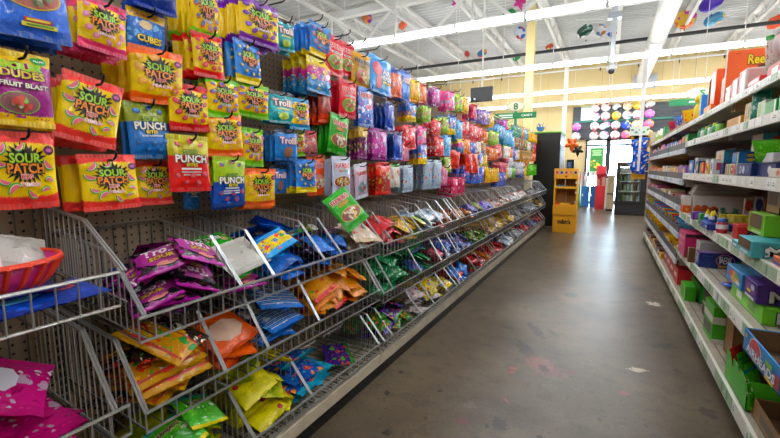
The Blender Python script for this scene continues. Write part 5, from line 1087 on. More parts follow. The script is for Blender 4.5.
# --- lowest shelf
zb = .1168
carton(.545, 1.56, zb, .33, .40, .075, '#8a6438', 'brown cardboard tray nearest the viewer on the lowest shelf', open_=True, name='cardboard_tray', a=[('r', '#3c2a1a', .5, .5, .6, .4)])
carton(.528, 1.985, zb, .34, .32, .125, '#3fae1e', 'open bright green display carton on the lowest shelf nearest the viewer', open_=True, name='display_carton')
carton(.59, 2.50, zb, .26, .15, .19, '#8a6438', 'open brown carton behind the green display carton on the lowest shelf', open_=True, name='display_carton', a=[('r', '#a83030', .95, .4, .1, .7)])
carton(.70, 2.345, zb, .2, .13, .15, '#163a8c', 'dark blue box with a white edge on the lowest shelf', n=[('r', '#e4e2dc', .08, .5, .1, 1)])
carton(.548, 2.715, zb, .055, .22, .20, '#46ac1c', 'upright green carton with a white band on the lowest shelf', n=[('r', '#d8d4cc', .5, .06, 1, .12), ('r', '#d8d4cc', .5, .64, 1, .2)], a=[('r', '#d8d4cc', .5, .64, 1, .2), ('r', '#2a1c14', .5, .3, .8, .3)])
carton(.60, 2.96, zb, .26, .32, .16, '#2a1c16', 'dark open carton of packets between green cartons on the lowest shelf', open_=True, name='display_carton', a=[('r', '#c8c4bc', .5, .5, 1, .12), ('r', '#b8282c', .3, .3, .12, .2)])
carton(.535, 3.52, zb, .065, .20, .105, '#3fae1e', 'small green carton standing at the edge of the lowest shelf', a=[('r', '#e0c428', .9, .5, .1, .9)])
carton(.62, 3.50, zb, .26, .36, .12, '#2f9c1c', 'wide green open carton behind the small green one', open_=True, name='display_carton')
for i in range(4): carton(.545 + .004*i, 3.98 + i*.27, zb, .22, .235, .125, ['#c01c24', '#b41820', '#c8242c', '#b01c22'][i], f'red candy carton on the lowest shelf, {ORD[i]} past the green cartons', a=[('r', '#e8d8d0', .5, .55, .6, .25), ('d', '#6a1014', .5, .25, .14, .14)])
# green packets stuffed in front of the green display carton
for i in range(5):
    k = ['lime_green', 'green_pack', 'green_red', 'green_pack', 'red_bag', 'green_pack', 'yellow_box'][i]
    M = Matrix.Translation((.542 + .010*(i % 2), 2.03 + .055*i, zb + .165)) @ Matrix.Rotation(pi/2 + .9 + rgB.uniform(-.2, .2), 4, 'Z') @ Matrix.Rotation(.25, 4, 'Y') @ Matrix.Diagonal((1, .62, 1.05, 1))
    bag(k, M, f'{DESC[k][0]} packet standing in the green display carton, {ORD[i]} from the viewer')
# --- second shelf
z2 = .4568
carton(.44, 1.40, z2, .33, .345, .075, '#2a84c8', 'sky blue open carton with a red ball jutting over the second shelf edge', open_=True, name='display_carton',
       a=[('d', '#f0f0f0', .36, .55, .17, .47), ('d', '#c41e28', .36, .55, .155, .43), ('r', '#b02030', .93, .4, .1, .5), ('t', 'AIRHEADS', '#f2f4f8', '#1c3c8c', .52, .36, .74, .34), ('r', '#7ab82c', .74, .68, .16, .2), ('r', '#e6c81c', .78, .12, .2, .12), ('d', '#e6b42c', .12, .82, .03, .1)])
carton(.565, 2.05, z2, .32, .46, .068, '#6cc41c', 'long lime green candy carton with grey letters under the purple one', n=[('t', 'MIKE', '#d4d8dc', '#2a4a1c', .42, .47, .55, .62)], a=[('r', '#dce8c8', .3, .5, .18, .5), ('r', '#4a8c1c', .7, .5, .2, .6)])
carton(.552, 2.09, z2+.07, .33, .17, .078, '#4a2482', 'purple candy carton with grey letters on top of the lime carton', n=[('t', 'MIKE', '#d8d4dc', '#2a1450', .40, .44, .55, .56)], a=[('r', '#8a3a9c', .5, .6, .7, .5), ('r', '#d8c838', .4, .42, .3, .16), ('r', '#e0dce4', .5, .12, .7, .14), ('d', '#c8d0e8', .7, .7, .14, .16)], stripes='#6a48a8')
for i in range(5): carton(.548 + i*.062, 2.285, z2+.07, .058, .26, .075, '#2a86cc', f'light blue candy box in the striped row behind the purple carton, {ORD[i]} from the aisle', a=[('d', '#e0a030', .55, .5, .3, .35), ('d', '#d03c48', .3, .6, .12, .2), ('r', '#e8e4e0', .8, .3, .24, .2), ('d', '#48a848', .7, .65, .1, .16)] if i == 0 else (), top='#58a8dc', group=None)
carton(.528, 3.11, z2, .25, .10, .092, '#1c3484', 'navy box with a pink oval lying across the second shelf', n=[('d', '#d8749c', .52, .55, .19, .42), ('d', '#24408c', .52, .55, .17, .36), ('t', 'BLOW', '#f0f2f4', '#1a2c70', .52, .68, .24, .24), ('t', 'POP', '#f0f2f4', '#1a2c70', .52, .46, .22, .22), ('t', 'MINIS', '#e6c02c', '#7a2c1c', .52, .14, .26, .15), ('d', '#c42a48', .87, .3, .06, .14), ('d', '#4a9c2c', .77, .45, .05, .1), ('d', '#d04888', .75, .2, .05, .08), ('r', '#3a58b0', .17, .8, .2, .08)], a=[('r', '#d8a8a0', .5, .86, .9, .12), ('d', '#c8d0e0', .5, .5, .3, .3)], top='#8a6a9c')
carton(.492, 3.235, z2, .036, .05, .095, '#6e4a2a', 'thin brown cardboard upright beside the pink carton on the second shelf', name='cardboard_strip')
carton(.55, 3.25, z2, .32, .13, .135, '#c8c6c0', 'off-white box behind the navy box on the second shelf', n=[('r', '#6a6864', .68, .86, .3, .05)])
carton(.492, 3.40, z2, .36, .29, .165, '#b8145a', 'large crimson pink carton at the far end of the second shelf', n=[('t', 'COS', '#e8c8d0', '#5a0c2c', .50, .62, .4, .18), ('r', '#2a1410', .5, .92, 1, .12), ('r', '#5a3a20', .3, .2, .55, .42)], a=[('r', '#d83c78', .5, .5, .9, .9), ('r', '#e890b0', .5, .75, .7, .12), ('r', '#e890b0', .4, .45, .6, .12)])
carton(.70, 2.75, z2, .05, .22, .10, '#5c4127', 'brown carton flap standing behind the navy box', name='cardboard_strip')
carton(.76, 2.72, z2, .19, .25, .09, '#1c3a94', 'blue dotted box deep in the second shelf', n=[('d', '#c8a040', .2, .6, .05, .1), ('d', '#c04848', .5, .4, .05, .1), ('d', '#d8d8e0', .75, .7, .05, .1)])
bag('royal_blue', Matrix.Translation((.56, 2.60, z2+.016)) @ Matrix.Rotation(-pi/2, 4, 'Y') @ Matrix.Rotation(.5, 4, 'X') @ Matrix.Diagonal((1, .3, .6, 1)), 'blue wrapper lying loose at the edge of the second shelf')
# --- third shelf
z3 = .7368
carton(.488, 1.955, z3, .36, .19, .062, '#3aa2ac', 'turquoise candy carton with dark letters under the lime one', n=[('t', 'MIKE', '#e8ecec', '#1c4a6a', .36, .46, .5, .62), ('d', '#2f8a94', .10, .75, .035, .13), ('d', '#2f8a94', .24, .74, .03, .1), ('d', '#2f8a94', .1, .3, .03, .1), ('d', '#2f8a94', .23, .25, .03, .12)], a=[('r', '#5c4127', .45, .66, .84, .6), ('r', '#5ab8c0', .5, .18, .96, .3), ('r', '#e4ecec', .5, .18, .5, .14)])
carton(.49, 2.146, z3, .02, .10, .03, '#3aa2ac', 'turquoise lip of cardboard in front of the brown carton', name='cardboard_lip', a=[('r', '#e4ecec', .5, .4, .6, .3)])
carton(.552, 2.10, z3+.0635, .31, .20, .085, '#7cc820', 'lime carton with an open brown front stacked on the turquoise one', n=[('d', '#5a9c18', .3, .5, .06, .2), ('d', '#5a9c18', .55, .6, .05, .15)], a=[('r', '#5c4127', .46, .62, .8, .68), ('r', '#d8e04a', .06, .5, .1, .9), ('r', '#3c3a10', .06, .5, .03, .8), ('r', '#c8dca0', .6, .12, .6, .12)])
carton(.60, 2.13, z3+.15, .26, .15, .105, '#a8845a', 'brown open carton with white writing on top of the lime carton', open_=True, name='display_carton', a=[('r', '#3a2818', .5, .62, .7, .6)], n=[('r', '#3a2818', .5, .66, .62, .6), ('d', '#e8e0d4', .5, .2, .2, .06), ('d', '#a03028', .6, .12, .08, .05)])
carton(.528, 1.76, z3, .12, .12, .03, '#d06a34', 'small orange and blue packet at the end of the third shelf', a=[('r', '#3a58a0', .5, .3, 1, .3)], n=[('r', '#3a58a0', .5, .3, 1, .3)])
carton(.545, 2.42, z3, .15, .09, .072, '#c81e22', 'red carton in front of black wrappers on the third shelf', n=[('d', '#1c1412', .45, .45, .2, .25), ('r', '#e05048', .5, .9, 1, .12)], a=[('r', '#a81418', .5, .5, .8, .7)])
for i in range(4): bag(['black_purple', 'orange_blue', 'black_purple', 'grey_wrap'][i], Matrix.Translation((.60+.035*i, 2.385-.006*i, z3+.05)) @ Matrix.Rotation(-pi/2-.2*i, 4, 'Z') @ Matrix.Rotation(.3, 4, 'Y') @ Matrix.Diagonal((1, .35, .35, 1)), f'{["black", "orange and black", "dark", "grey"][i]} wrapped candy in front of the red carton on the third shelf')
carton(.488, 2.74, z3, .16, .21, .034, '#1c3fa0', 'blue tray holding yellow-capped toy candies on the third shelf', name='display_tray', a=[('r', '#2a54bc', .5, .5, .9, .7), ('d', '#d84050', .2, .5, .06, .3), ('r', '#e8ecf0', .85, .5, .12, .4)], n=[('r', '#16308a', .5, .5, 1, .9), ('d', '#d84858', .8, .5, .06, .3)])
for i in range(3):
    o = MB().lathe([(.001, 0), (.014, .001), (.015, .03), (.010, .04), (.001, .041)], 14).build('toy_candy', flat(['#e8ecf4', '#2a58b8', '#e4e8f0'][i], .35), loc=(.51+.02*(i % 2), 2.78+.055*i, z3+.0345), smooth=True)
    MB().lathe([(.011, .04), (.008, .055), (.003, .068), (.001, .069)], 12).build('cap', flat('#e6d224', .35), o, smooth=True); MB().lathe([(.0155, .008), (.0157, .022)], 14).build('wrap_label', flat('#2a58b8', .4), o)
    tag(o, f'{["white", "blue", "pale"][i]} yellow-capped toy candy standing in the blue tray', 'toy')
for i in range(4): carton(.55+.035*i, 2.80, z3+.0345, .03, .035, .05, '#e2cf28', f'yellow candy pack in the blue tray, {ORD[i]} from the aisle', n=[('r', '#f0e88c', .5, .5, .5, .5)])
o = MB().lathe([(.001, 0), (.022, 0), (.026, .02), (.026, .05), (.02, .058), (.001, .06)], 18).build('candy_tub', flat('#c8283c', .35), loc=(.535, 2.66, z3), smooth=True)
MB().lathe([(.0265, .022), (.0267, .045)], 18).build('wrap_label', flat('#d8dce8', .4), o); MB().lathe([(.021, .056), (.023, .06), (.021, .074), (.001, .075)], 18).build('lid', flat('#3a68b8', .35), o, smooth=True); tag(o, 'small red candy tub with a blue lid between the blue tray and red carton', 'tub')
carton(.50, 3.27, z3, .075, .07, .05, '#5a2a90', 'small purple box at the edge of the third shelf', n=[('r', '#8a50b8', .5, .5, .7, .6)])
carton(.50, 3.02, z3, .04, .07, .062, '#1f9a34', 'small green gift box at the edge of the third shelf', n=[('r', '#3ab84c', .5, .5, .6, .6)])
gl = MB(); rg = random.Random(3); pts = []
for i in range(60):
    a = i*.5; pts.append((.60 + .0045*i + .012*cos(a), 3.07 + .012*sin(a*1.3), z3 + .075 + .014*sin(a)))
gl.path(pts, .004, 4)
for p in pts:
    for q in range(7):
        a, e = rg.uniform(0, 6.28), rg.uniform(-1, 1); gl.rod(p, (p[0]+.016*cos(a)*cos(e), p[1]+.016*sin(a)*cos(e), p[2]+.016*sin(e)), .0016, 3, caps=False)
go = gl.build('tinsel_garland', flat('#12602c', .3)); tag(go, 'dark green tinsel garland draped over boxes on the third shelf', 'garland')
carton(.60, 3.05, z3, .27, .06, .058, '#3a2c6a', 'dark violet box under the green garland', n=[('r', '#d8783c', .2, .5, .2, .7)])
carton(.512, 3.78, z3, .05, .12, .125, '#d8d0c8', 'narrow white box with orange drips at the far end of the third shelf', a=[('r', '#d85a1c', .5, .22, 1, .44), ('d', '#d85a1c', .3, .46, .12, .12), ('d', '#d85a1c', .7, .42, .12, .1)], n=[('r', '#d85a1c', .5, .22, 1, .44), ('d', '#e8a020', .5, .2, .2, .1)])
carton(.570, 3.74, z3, .34, .14, .135, '#d6cfc8', 'wide white box with an orange foot at the far end of the third shelf', n=[('r', '#c8581c', .22, .18, .44, .36), ('d', '#c8581c', .08, .38, .05, .1), ('d', '#c8581c', .2, .36, .06, .12), ('d', '#c8581c', .36, .33, .05, .1), ('d', '#2a2040', .38, .2, .06, .1)], top='#c87a4c')
for i in range(9): carton(.56 + .004*i, 3.76, z3 + .1375 + i*.0085, .36 - .02*(i % 3), .17, .006, ['#c8c2b8', '#b8b2a6', '#d0cabf'][i % 3], f'thin pale board in the stack on the white and orange box, {ORD[i]} from the bottom', name='thin_board', cat='board')
carton(.70, 2.93, z3, .20, .08, .085, '#5a2a8c', 'rainbow printed box in the middle of the third shelf', n=[('d', '#c83838', .5, .1, .48, .85), ('d', '#e89030', .5, .1, .40, .72), ('d', '#e8d838', .5, .1, .32, .6), ('d', '#3aa848', .5, .1, .24, .46), ('d', '#3058b8', .5, .1, .17, .34), ('d', '#5a2a8c', .5, .1, .1, .2)])
for i in range(5): carton(.70 + .045*i, 3.02, z3, .035, .03, .16 + .012*(i % 2), ['#c8b890', '#d8d4d0', '#b84838', '#c89c38', '#8a3428'][i], f'tall striped candy card behind the rainbow box, {ORD[i]} from the aisle', name='candy_card', n=[('d', ['#d84838', '#3a68b8', '#e0c838', '#3a9848', '#d87838'][i], .5, .75, .45, .2), ('d', ['#e0c838', '#d84838', '#2a2420', '#d84838', '#1c1a18'][i], .5, .4, .4, .18)])
carton(.72, 2.62, z3, .12, .08, .07, '#16161c', 'small black box with pale edge beside the rainbow box', n=[('r', '#b8bcc4', .1, .5, .16, .9), ('r', '#2c3c6c', .6, .5, .3, .3)])
# --- fourth shelf, at eye height
z4 = 1.0368
lowrow = [('#1f62b4', .095, .20), ('#d8dce4', .11, .09), ('#1c3c8c', .085, .08), ('#8cc428', .07, .075), ('#c8281c', .075, .085), ('#d8d4cc', .09, .07), ('#e2c028', .06, .06), ('#e4e6ec', .09, .07)]
y = 3.93
for i, (c, h_, d_) in enumerate(lowrow):
    y -= d_ + .012
    carton(.545 + .006*(i % 2), y, z4, .11, d_, h_, c, f'{["blue", "white and navy", "navy", "lime", "red", "white", "yellow", "pale"][i]} small box in the low eye-level row, {ORD[i]} from the grey fences', a=[('d', ['#d8d8e8', '#2a4a9c', '#e8d040', '#d84838', '#e8c040', '#c83c3c', '#c83030', '#3a68b8'][i], .5, .5, .3, .3)], n=[('r', ['#3a8cd0', '#2a4a9c', '#3a58b0', '#b8d850', '#e05040', '#b8b8c8', '#f0d860', '#c83c48'][i], .5, .5, .7, .5)])
carton(.585, 3.02, z4 + .0, .30, .10, .065, '#17306c', 'navy box under the pale blue one on the eye-level shelf', n=[('d', '#e0e0e8', .2, .5, .08, .3)])
carton(.585, 3.03, z4+.067, .36, .20, .072, '#3a9cc8', 'pale blue box with an orange fruit print on the eye-level shelf', n=[('d', '#c8344c', .16, .6, .07, .3), ('d', '#e08a28', .26, .3, .08, .3), ('d', '#3a9848', .4, .4, .06, .2), ('r', '#2a6c94', .7, .4, .4, .3)], a=[('r', '#e0dcd0', .5, .5, 1, 1), ('d', '#e0a860', .5, .4, .2, .3)], top='#d8dde0')
carton(.555, 2.60, z4, .10, .22, .058, '#c8d0b8', 'white red and green striped box on the eye-level shelf', a=[('r', '#c83438', .15, .5, .12, 1), ('r', '#5aa83c', .35, .5, .12, 1), ('d', '#c82430', .68, .5, .16, .42), ('r', '#e8e8e0', .68, .5, .1, .2), ('r', '#c83438', .94, .5, .1, 1)])
carton(.555, 2.36, z4, .10, .22, .056, '#17306c', 'navy box with white rings on the eye-level shelf', a=[('d', '#d8dce8', .25, .5, .09, .34), ('d', '#17306c', .25, .5, .05, .2), ('d', '#d8dce8', .5, .5, .09, .34), ('r', '#2a4a90', .8, .5, .2, .6)])
carton(.57, 2.65, z4+.06, .34, .12, .055, '#1c6cb8', 'blue box with a red fruit lying on the striped box', n=[('d', '#c8283c', .5, .5, .13, .46), ('d', '#1c1c2c', .66, .5, .08, .3), ('d', '#e8b82c', .84, .4, .08, .3), ('d', '#e8c84c', .14, .7, .05, .14), ('d', '#e8c84c', .14, .3, .05, .14)], a=[('r', '#e6cf2c', .9, .5, .14, 1), ('r', '#2a84d0', .4, .5, .6, .8)])
carton(.60, 2.42, z4+.115, .32, .16, .075, '#2f90c0', 'pale blue box on top of the pile on the eye-level shelf', n=[('d', '#c8344c', .16, .62, .07, .26), ('d', '#e08a28', .24, .3, .08, .3), ('d', '#2a7c40', .36, .4, .05, .2), ('r', '#1c5c84', .7, .45, .5, .3)], a=[('r', '#e0d8c8', .5, .5, 1, 1), ('d', '#e8a848', .5, .35, .2, .25)])
bag('green_pack', Matrix.Translation((.575, 2.19, z4+.15)) @ Matrix.Rotation(pi+.7, 4, 'Z') @ Matrix.Rotation(.4, 4, 'Y') @ Matrix.Diagonal((1, 1.0, .55, 1)), 'crinkled bright green bag on the boxes of the eye-level shelf')
carton(.565, 2.14, z4+.058, .26, .14, .038, '#d8dce4', 'white box edge under the green bag on the eye-level shelf', n=[('r', '#3a58a0', .5, .3, .8, .2)])
carton(.575, 2.13, z4, .25, .22, .056, '#16286a', 'dark navy box below the green bag on the eye-level shelf', a=[('d', '#c8ccd8', .7, .5, .1, .3)])
carton(.548, 1.90, z4, .16, .20, .034, '#cfc6b8', 'low cream tray at the end of the eye-level shelf', name='display_tray', a=[('d', '#c86a4c', .5, .5, .1, .3)])
carton(.72, 3.45, z4, .14, .25, .17, '#98948e', 'grey carton deep in the eye-level shelf', n=[('r', '#6a6660', .5, .8, .8, .06)])
# --- fifth shelf
z5 = 1.2768
for i in range(6):
    o = MB().lathe([(.001, 0), (.022, 0), (.023, .004), (.023, .04), (.016, .048)], 14).build('candy_jar', flat(['#2f9a58', '#d8e4d8', '#3aa860', '#cfe0d0', '#2a8c50', '#8cc850'][i], .3), loc=(.545, 3.52 - .11*i, z5), smooth=True)
    MB().lathe([(.017, .046), (.018, .05), (.018, .062), (.001, .063)], 14).build('lid', flat(['#1c7c40', '#2f9a58', '#e0d850', '#1c7c40', '#c8d838', '#2a2c2a'][i], .35), o, smooth=True)
    tag(o, f'small {["green", "white", "green", "white", "dark green", "lime"][i]} candy jar on the fifth shelf, {ORD[i]} from the grey fences', 'jar')
carton(.535, 2.52, z5, .10, .26, .045, '#d89a1c', 'mustard yellow carton on the fifth shelf', a=[('r', '#e8e4d8', .93, .5, .1, .9), ('r', '#c8861c', .4, .5, .6, .5)])
carton(.54, 2.40, z5, .09, .085, .088, '#e0d4b0', 'white and amber box standing by the mustard carton', a=[('r', '#d8962c', .35, .5, .3, .9), ('r', '#3a8c48', .8, .5, .2, .6)])
bag('teal_green', Matrix.Translation((.56, 2.33, z5+.125)) @ Matrix.Rotation(pi+.7, 4, 'Z') @ Matrix.Diagonal((1, .6, .85, 1)), 'dark green foil bag on the fifth shelf next to green cartons')
carton(.54, 2.20, z5, .09, .10, .07, '#d4e0c8', 'white and green box beside the foil bag on the fifth shelf', a=[('r', '#8cc450', .3, .5, .3, .8)])
carton(.532, 2.04, z5, .2, .13, .052, '#1f9a3c', 'green carton on the fifth shelf, beyond the one nearest the viewer', a=[('r', '#c8dcc8', .9, .5, .12, .9)])
carton(.530, 1.84, z5, .2, .17, .062, '#18a03a', 'green carton on the fifth shelf nearest the viewer')
bag('green_foil', Matrix.Translation((.575, 2.02, z5+.17)) @ Matrix.Rotation(pi+.7, 4, 'Z') @ Matrix.Rotation(.1, 4, 'Y') @ Matrix.Diagonal((1, .5, .8, 1)), 'green and silver foil bag standing on the fifth shelf cartons')
carton(.60, 2.72, z5, .2, .2, .03, '#7ab82c', 'flat lime tray behind the mustard carton', name='display_tray')
# --- top shelf
zt5 = 1.4218
carton(.55, 2.985, zt5, .22, .03, .30, '#ee5c12', 'tall orange board of a candy display with yellow script', name='display_board', n=[('t', "Reese's", '#f6d414', '#3a1808', .72, .82, .62, .17), ('r', '#6a3410', .8, .69, .4, .05), ('r', '#c8481a', .2, .94, .1, .02)], a=[('r', '#d85010', .5, .5, 1, 1)])
carton(.575, 3.02, zt5, .10, .20, .19, '#ee5c12', 'orange candy display carton with a brown cut-out front', name='display_carton', a=[('r', '#5c3416', .35, .62, .5, .62), ('d', '#e8b82c', .5, .18, .2, .1)], n=[('r', '#5c3416', .45, .5, .4, .7), ('r', '#f0a040', .7, .1, .5, .14)])
carton(.56, 3.30, zt5, .10, .14, .27, '#ec5812', 'narrow orange display carton behind the brown flap', name='display_carton', n=[('r', '#d04810', .5, .95, .4, .03)], a=[('r', '#e8501a', .5, .5, .9, .95)])
carton(.555, 3.46, zt5, .07, .03, .24, '#7d5a36', 'brown cardboard flap standing beside the orange display cartons', name='cardboard_strip', a=[('d', '#5c4127', .5, .9, .3, .06)])
carton(.66, 3.24, zt5, .05, .03, .27, '#7d5a36', 'brown cardboard tab rising between the orange cartons', name='cardboard_strip')
carton(.535, 3.24, zt5, .02, .22, .05, '#f07a30', 'orange front lip of the candy display', name='display_lip', a=[('d', '#e8b82c', .3, .5, .08, .3), ('r', '#f4c8a0', .7, .4, .2, .5)])
for i in range(3): carton(.545, 2.82 - .135*i, zt5, .09, .115, .092 + .014*i, ['#e4c4b8', '#e0b8b0', '#dcccc8'][i], f'pale pink candy box on the top shelf, {ORD[i]} past the orange display', a=[('r', '#f4ece8', .5, .5, .7, .8), ('r', ['#1c3c9c', '#c8303c', '#b83048'][i], .2, .75 if i == 0 else .5, .3, .24 if i == 0 else .9)], n=[('r', '#c8a8a4', .5, .5, .8, .86)])
carton(.55, 2.36, zt5, .12, .17, .05, '#d83a3c', 'red candy tray on the top shelf before the green foil bags', name='display_tray', a=[('r', '#f0d0c8', .5, .7, .9, .3)])
for i in range(2): bag(['white_green', 'green_foil'][i], Matrix.Translation((.575 + .05*i, 2.32 - .06*i, zt5+.205 - .0*i)) @ Matrix.Rotation(pi+.7+.1*i, 4, 'Z') @ Matrix.Rotation(.12, 4, 'Y') @ Matrix.Diagonal((1, .55, 1.0, 1)), ['white bag with green ends on the top shelf', 'green foil bag on the top shelf behind the white bag'][i])
sp = MB().ball((0, 0, .07), .07, 14, sc=(1, 1, .95)).build('plush_toy', flat('#e8d4d4', .9), loc=(.60, 2.16, zt5+.06), smooth=True)
MB().ball((0, 0, .135), .055, 14, sc=(1, 1, .9)).build('hat', flat('#d8506c', .9), sp, smooth=True); MB().lathe([(.062, .105), (.07, .115), (.062, .128)], 18).build('hat_band', flat('#f0e8e6', .95), sp, smooth=True); tag(sp, 'round pink and white plush toy at the near end of the top shelf', 'plush toy')
carton(.55, 2.08, zt5, .14, .18, .06, '#c83a34', 'red box under the plush toy on the top shelf', a=[('r', '#f0d8d0', .5, .5, .4, .5)])
bag('red_orange', Matrix.Translation((.62, 2.24, zt5+.16)) @ Matrix.Rotation(pi+.7, 4, 'Z') @ Matrix.Diagonal((1, .6, .8, 1)), 'red candy bag between the foil bags and the plush toy')
carton(.555, 3.70, zt5, .08, .06, .175, '#2272c0', 'blue box standing near the orange cartons on the top shelf', a=[('r', '#3a94d8', .5, .6, .6, .4)])
for i in range(2):
    o = MB().lathe([(.001, 0), (.03, 0), (.033, .01), (.033, .09), (.022, .11), (.012, .12)], 14).build('candy_bottle', flat(['#e6c81c', '#2c8c3a'][i], .35), loc=(.575 + .055*i, 3.90 + .02*i, zt5+.02), smooth=True)
    MB().ball((0, 0, .15), .034, 12).build('round_cap', flat(['#e8cc20', '#1c9a34'][i], .35), o, smooth=True); tag(o, f'{["yellow", "green"][i]} round-capped candy bottle on the top shelf', 'bottle')
carton(.54, 3.80, zt5, .11, .26, .022, '#d43a24', 'flat red tray under the round-capped bottles', name='display_tray')
for i in range(6): bag(['yellow_red', 'purple_white', 'blue_yellow', 'yellow_red', 'red_purple', 'brown_gold'][i], Matrix.Translation((.58 + .03*(i % 2), 4.35 + .24*i, zt5+.15)) @ Matrix.Rotation(pi+.7, 4, 'Z') @ Matrix.Rotation(.25, 4, 'Y') @ Matrix.Diagonal((1, 1.1, .95, 1)), f'{["yellow", "violet", "blue and yellow", "golden", "red and purple", "brown"][i]} bag in the far top-shelf heap, {ORD[i]} past the round-capped bottles')
carton(.56, 5.95, zt5, .18, .22, .15, '#128244', 'green carton on the far part of the top shelf', n=[('r', '#2a9a58', .5, .5, .7, .6)])
carton(.55, 4.3, zt5, .13, 1.5, .045, '#8a6034', 'long brown tray under the far heap of bags on the top shelf', name='display_tray')
for i in range(4):
    o = MB().lathe([(.001, 0), (.032, 0), (.034, .01), (.034, .10), (.014, .14)], 12).build('white_bottle', flat('#e4e8d4', .35), loc=(.57 + .05*(i % 2), 6.45 + .16*i, zt5), smooth=True)
    MB().lathe([(.015, .135), (.015, .165), (.001, .167)], 12).build('cap', flat('#f0f2ec', .4), o, smooth=True); MB().lathe([(.0345, .03), (.0346, .08)], 12).build('wrap_label', flat('#a8c458', .4), o)
    tag(o, f'white green-labelled bottle at the far end of the top shelf, {ORD[i]} of four', 'bottle')
# --- far bays: small goods in every shelf
rg = random.Random(5)
goods = {.115: ['#3a2420', '#4a2c28', '#5a3430', '#d88a1c', '#e0a020'], .345: ['#d8b02c', '#e0c030', '#c8942c', '#4a2c24'], .555: ['#c03848', '#b8a838', '#4aa0b8', '#c84838', '#d8a83c'], .77: ['#b83848', '#8a68a8', '#c8b890', '#6a3c30'], .985: ['#e0741c', '#d87820', '#e8942c', '#d8d4d0', '#e8b42c', '#9a6ab0'], 1.23: ['#c87a1c', '#4a9a38', '#6a2c1c', '#b060a8', '#8050a8', '#3a68b8', '#c83438', '#2f9a48']}
nm_ = {.115: 'lowest', .345: 'second lowest', .555: 'third', .77: 'fourth', .985: 'fifth', 1.23: 'sixth'}
for z in goods:
    y = 4.0 if z != .115 else 5.1; i = 0; cs = goods[z]
    while y < 7.1:
        d_ = rg.uniform(.11, .19); c = cs[min(len(cs)-1, int((7.1-y)/3.2*len(cs)))] if z != .345 else cs[i % len(cs)]
        c = c if rg.random() < .6 else rg.choice(cs); h_ = rg.uniform(.05, .085)
        if z in (.345, .555) and rg.random() < .65:
            k = {'.345': ['yellow_red', 'gold_bag', 'bear_gold'], '.555': ['sky_blue', 'red_white', 'lime_gold', 'pink_red']}[str(z).lstrip('0')][i % 3]
            bag(k, Matrix.Translation((.55, y + .08, z+.12)) @ Matrix.Rotation(pi+.7, 4, 'Z') @ Matrix.Rotation(.55, 4, 'Y') @ Matrix.Diagonal((1, 1, .85, 1)), f'{DESC[k][0]} bag on the {nm_[z]} fenced shelf, {ORD[i]} from the near end', parts=False)
        else:
            carton(.535, y, z + .0018, rg.uniform(.1, .2), d_ - .012, h_ + (.03 if z > .9 else 0), c, f'small candy box on the {nm_[z]} fenced shelf, {ORD[i]} from the near end', a=[('d', rg.choice(['#e8e0d0', '#e8c838', '#c83838', '#3a68b8']), .5, .55, .25, .3)], n=[('r', rg.choice(['#e8e0d0', '#d8b040', '#b84040', '#4a78b8']), .5, .5, .6, .4)])
        y += d_; i += 1
# ================================================================ beyond the end of the aisle
t = empty('end_cap_display', (-1.27, 8.05, 0))
MB().box((0, .0, 0), (.46, .80, 1.72)).build('black_panel', worn('#0e0f10', '#17191a', 3, .35, 'black_laminate'), t, bevel=.004)
MB().box((-.005, -.005, 1.72), (.47, .81, 1.742)).build('green_top_trim', flat('#5fc41c', .4), t)
ed = MB()
for k in range(8): ed.box((.461, .08 + .08*k, .35), (.468, .14 + .08*k, 1.5))
ed.build('side_cards', worn('#8a94a4', '#b0b8c4', 12, .5, 'pale_card_edges'), t); tag(t, 'tall black panel with lime green top edge ending the candy rack', 'display panel')
# yellow floor display
yel_c = flat('#eca414', .45); yel2 = flat('#f0b01c', .45)
t = empty('candy_floor_display', (-.80, 7.28, 0))
b = MB().box((0, .02, 0), (.36, .36, .47)); b.build('base_carton', yel_c, t, bevel=.004)
s = MB().box((0, .02, .47), (.022, .34, .98)).box((.338, .02, .47), (.36, .34, .98)); s.build('side_panel', yel2, t)
MB().box((.022, .325, .42), (.338, .34, .98)).build('inner_back', worn('#a67b4c', '#b98c5a', 5, .8, 'kraft_board'), t)
MB().box((.022, .03, .74), (.338, .33, .775)).build('shelf', yel2, t)
MB().box((-.006, .0, .90), (.366, .03, 1.07)).box((0, .03, .98), (.36, .34, .99)).build('header', yel_c, t, bevel=.004)
lip = MB().box((-.004, .0, .30), (.364, .022, .455)).build('front_lip', yel_c, t, bevel=.003)
dk = Decal(lambda a, b_, k: (.18 + a, -.0008 - k, .19 + b_)); dk.text('m&m\'s', '#3a2010', 0, .0, .19, .075, .05); dk.rect('#b87c10', 0, .24, .14, .02, 0, 1)
q = dk.build('lettering', t)
for o_ in (q,): o_.location.y = .0195
dk = Decal(lambda a, b_, k: (.18 + a, -.0008 - k, .985 + b_))
for i, c in enumerate(['#c8301c', '#2a4a9c', '#c8301c', '#e87a18', '#4a2a1c']):
    dk.disc('#e8e4dc', -.14 + .07*i, .02, .028, .03); dk.disc(c, -.14 + .07*i, .02, .024, .026)
dk.disc('#c83018', .0, -.045, .02, .018); dk.build('picture_print', t)
for i in range(3): MB().box((.325, .015, .50 + .16*i), (.345, .021, .535 + .16*i)).build('white_tab', flat('#f0ece4', .5), t)
MB().rod((.17, .30, .47), (.17, .30, .74), .006, 6).rod((.17, .01, .775), (.17, .01, 1.25), .006, 6).build('display_rod', flat('#b8b4a8', .4), t)
tag(t, 'bright yellow cardboard candy floor display standing at the end of the candy rack', 'floor display')
for i in range(4): carton(-.775 + .075*i, 7.315, .4705, .065, .2, .022, ['#d0401c', '#e8b81c', '#f0c428', '#c87a18'][i], f'{["red", "yellow", "gold", "amber"][i]} candy pack lying in the bin of the yellow floor display', name='candy_pack')
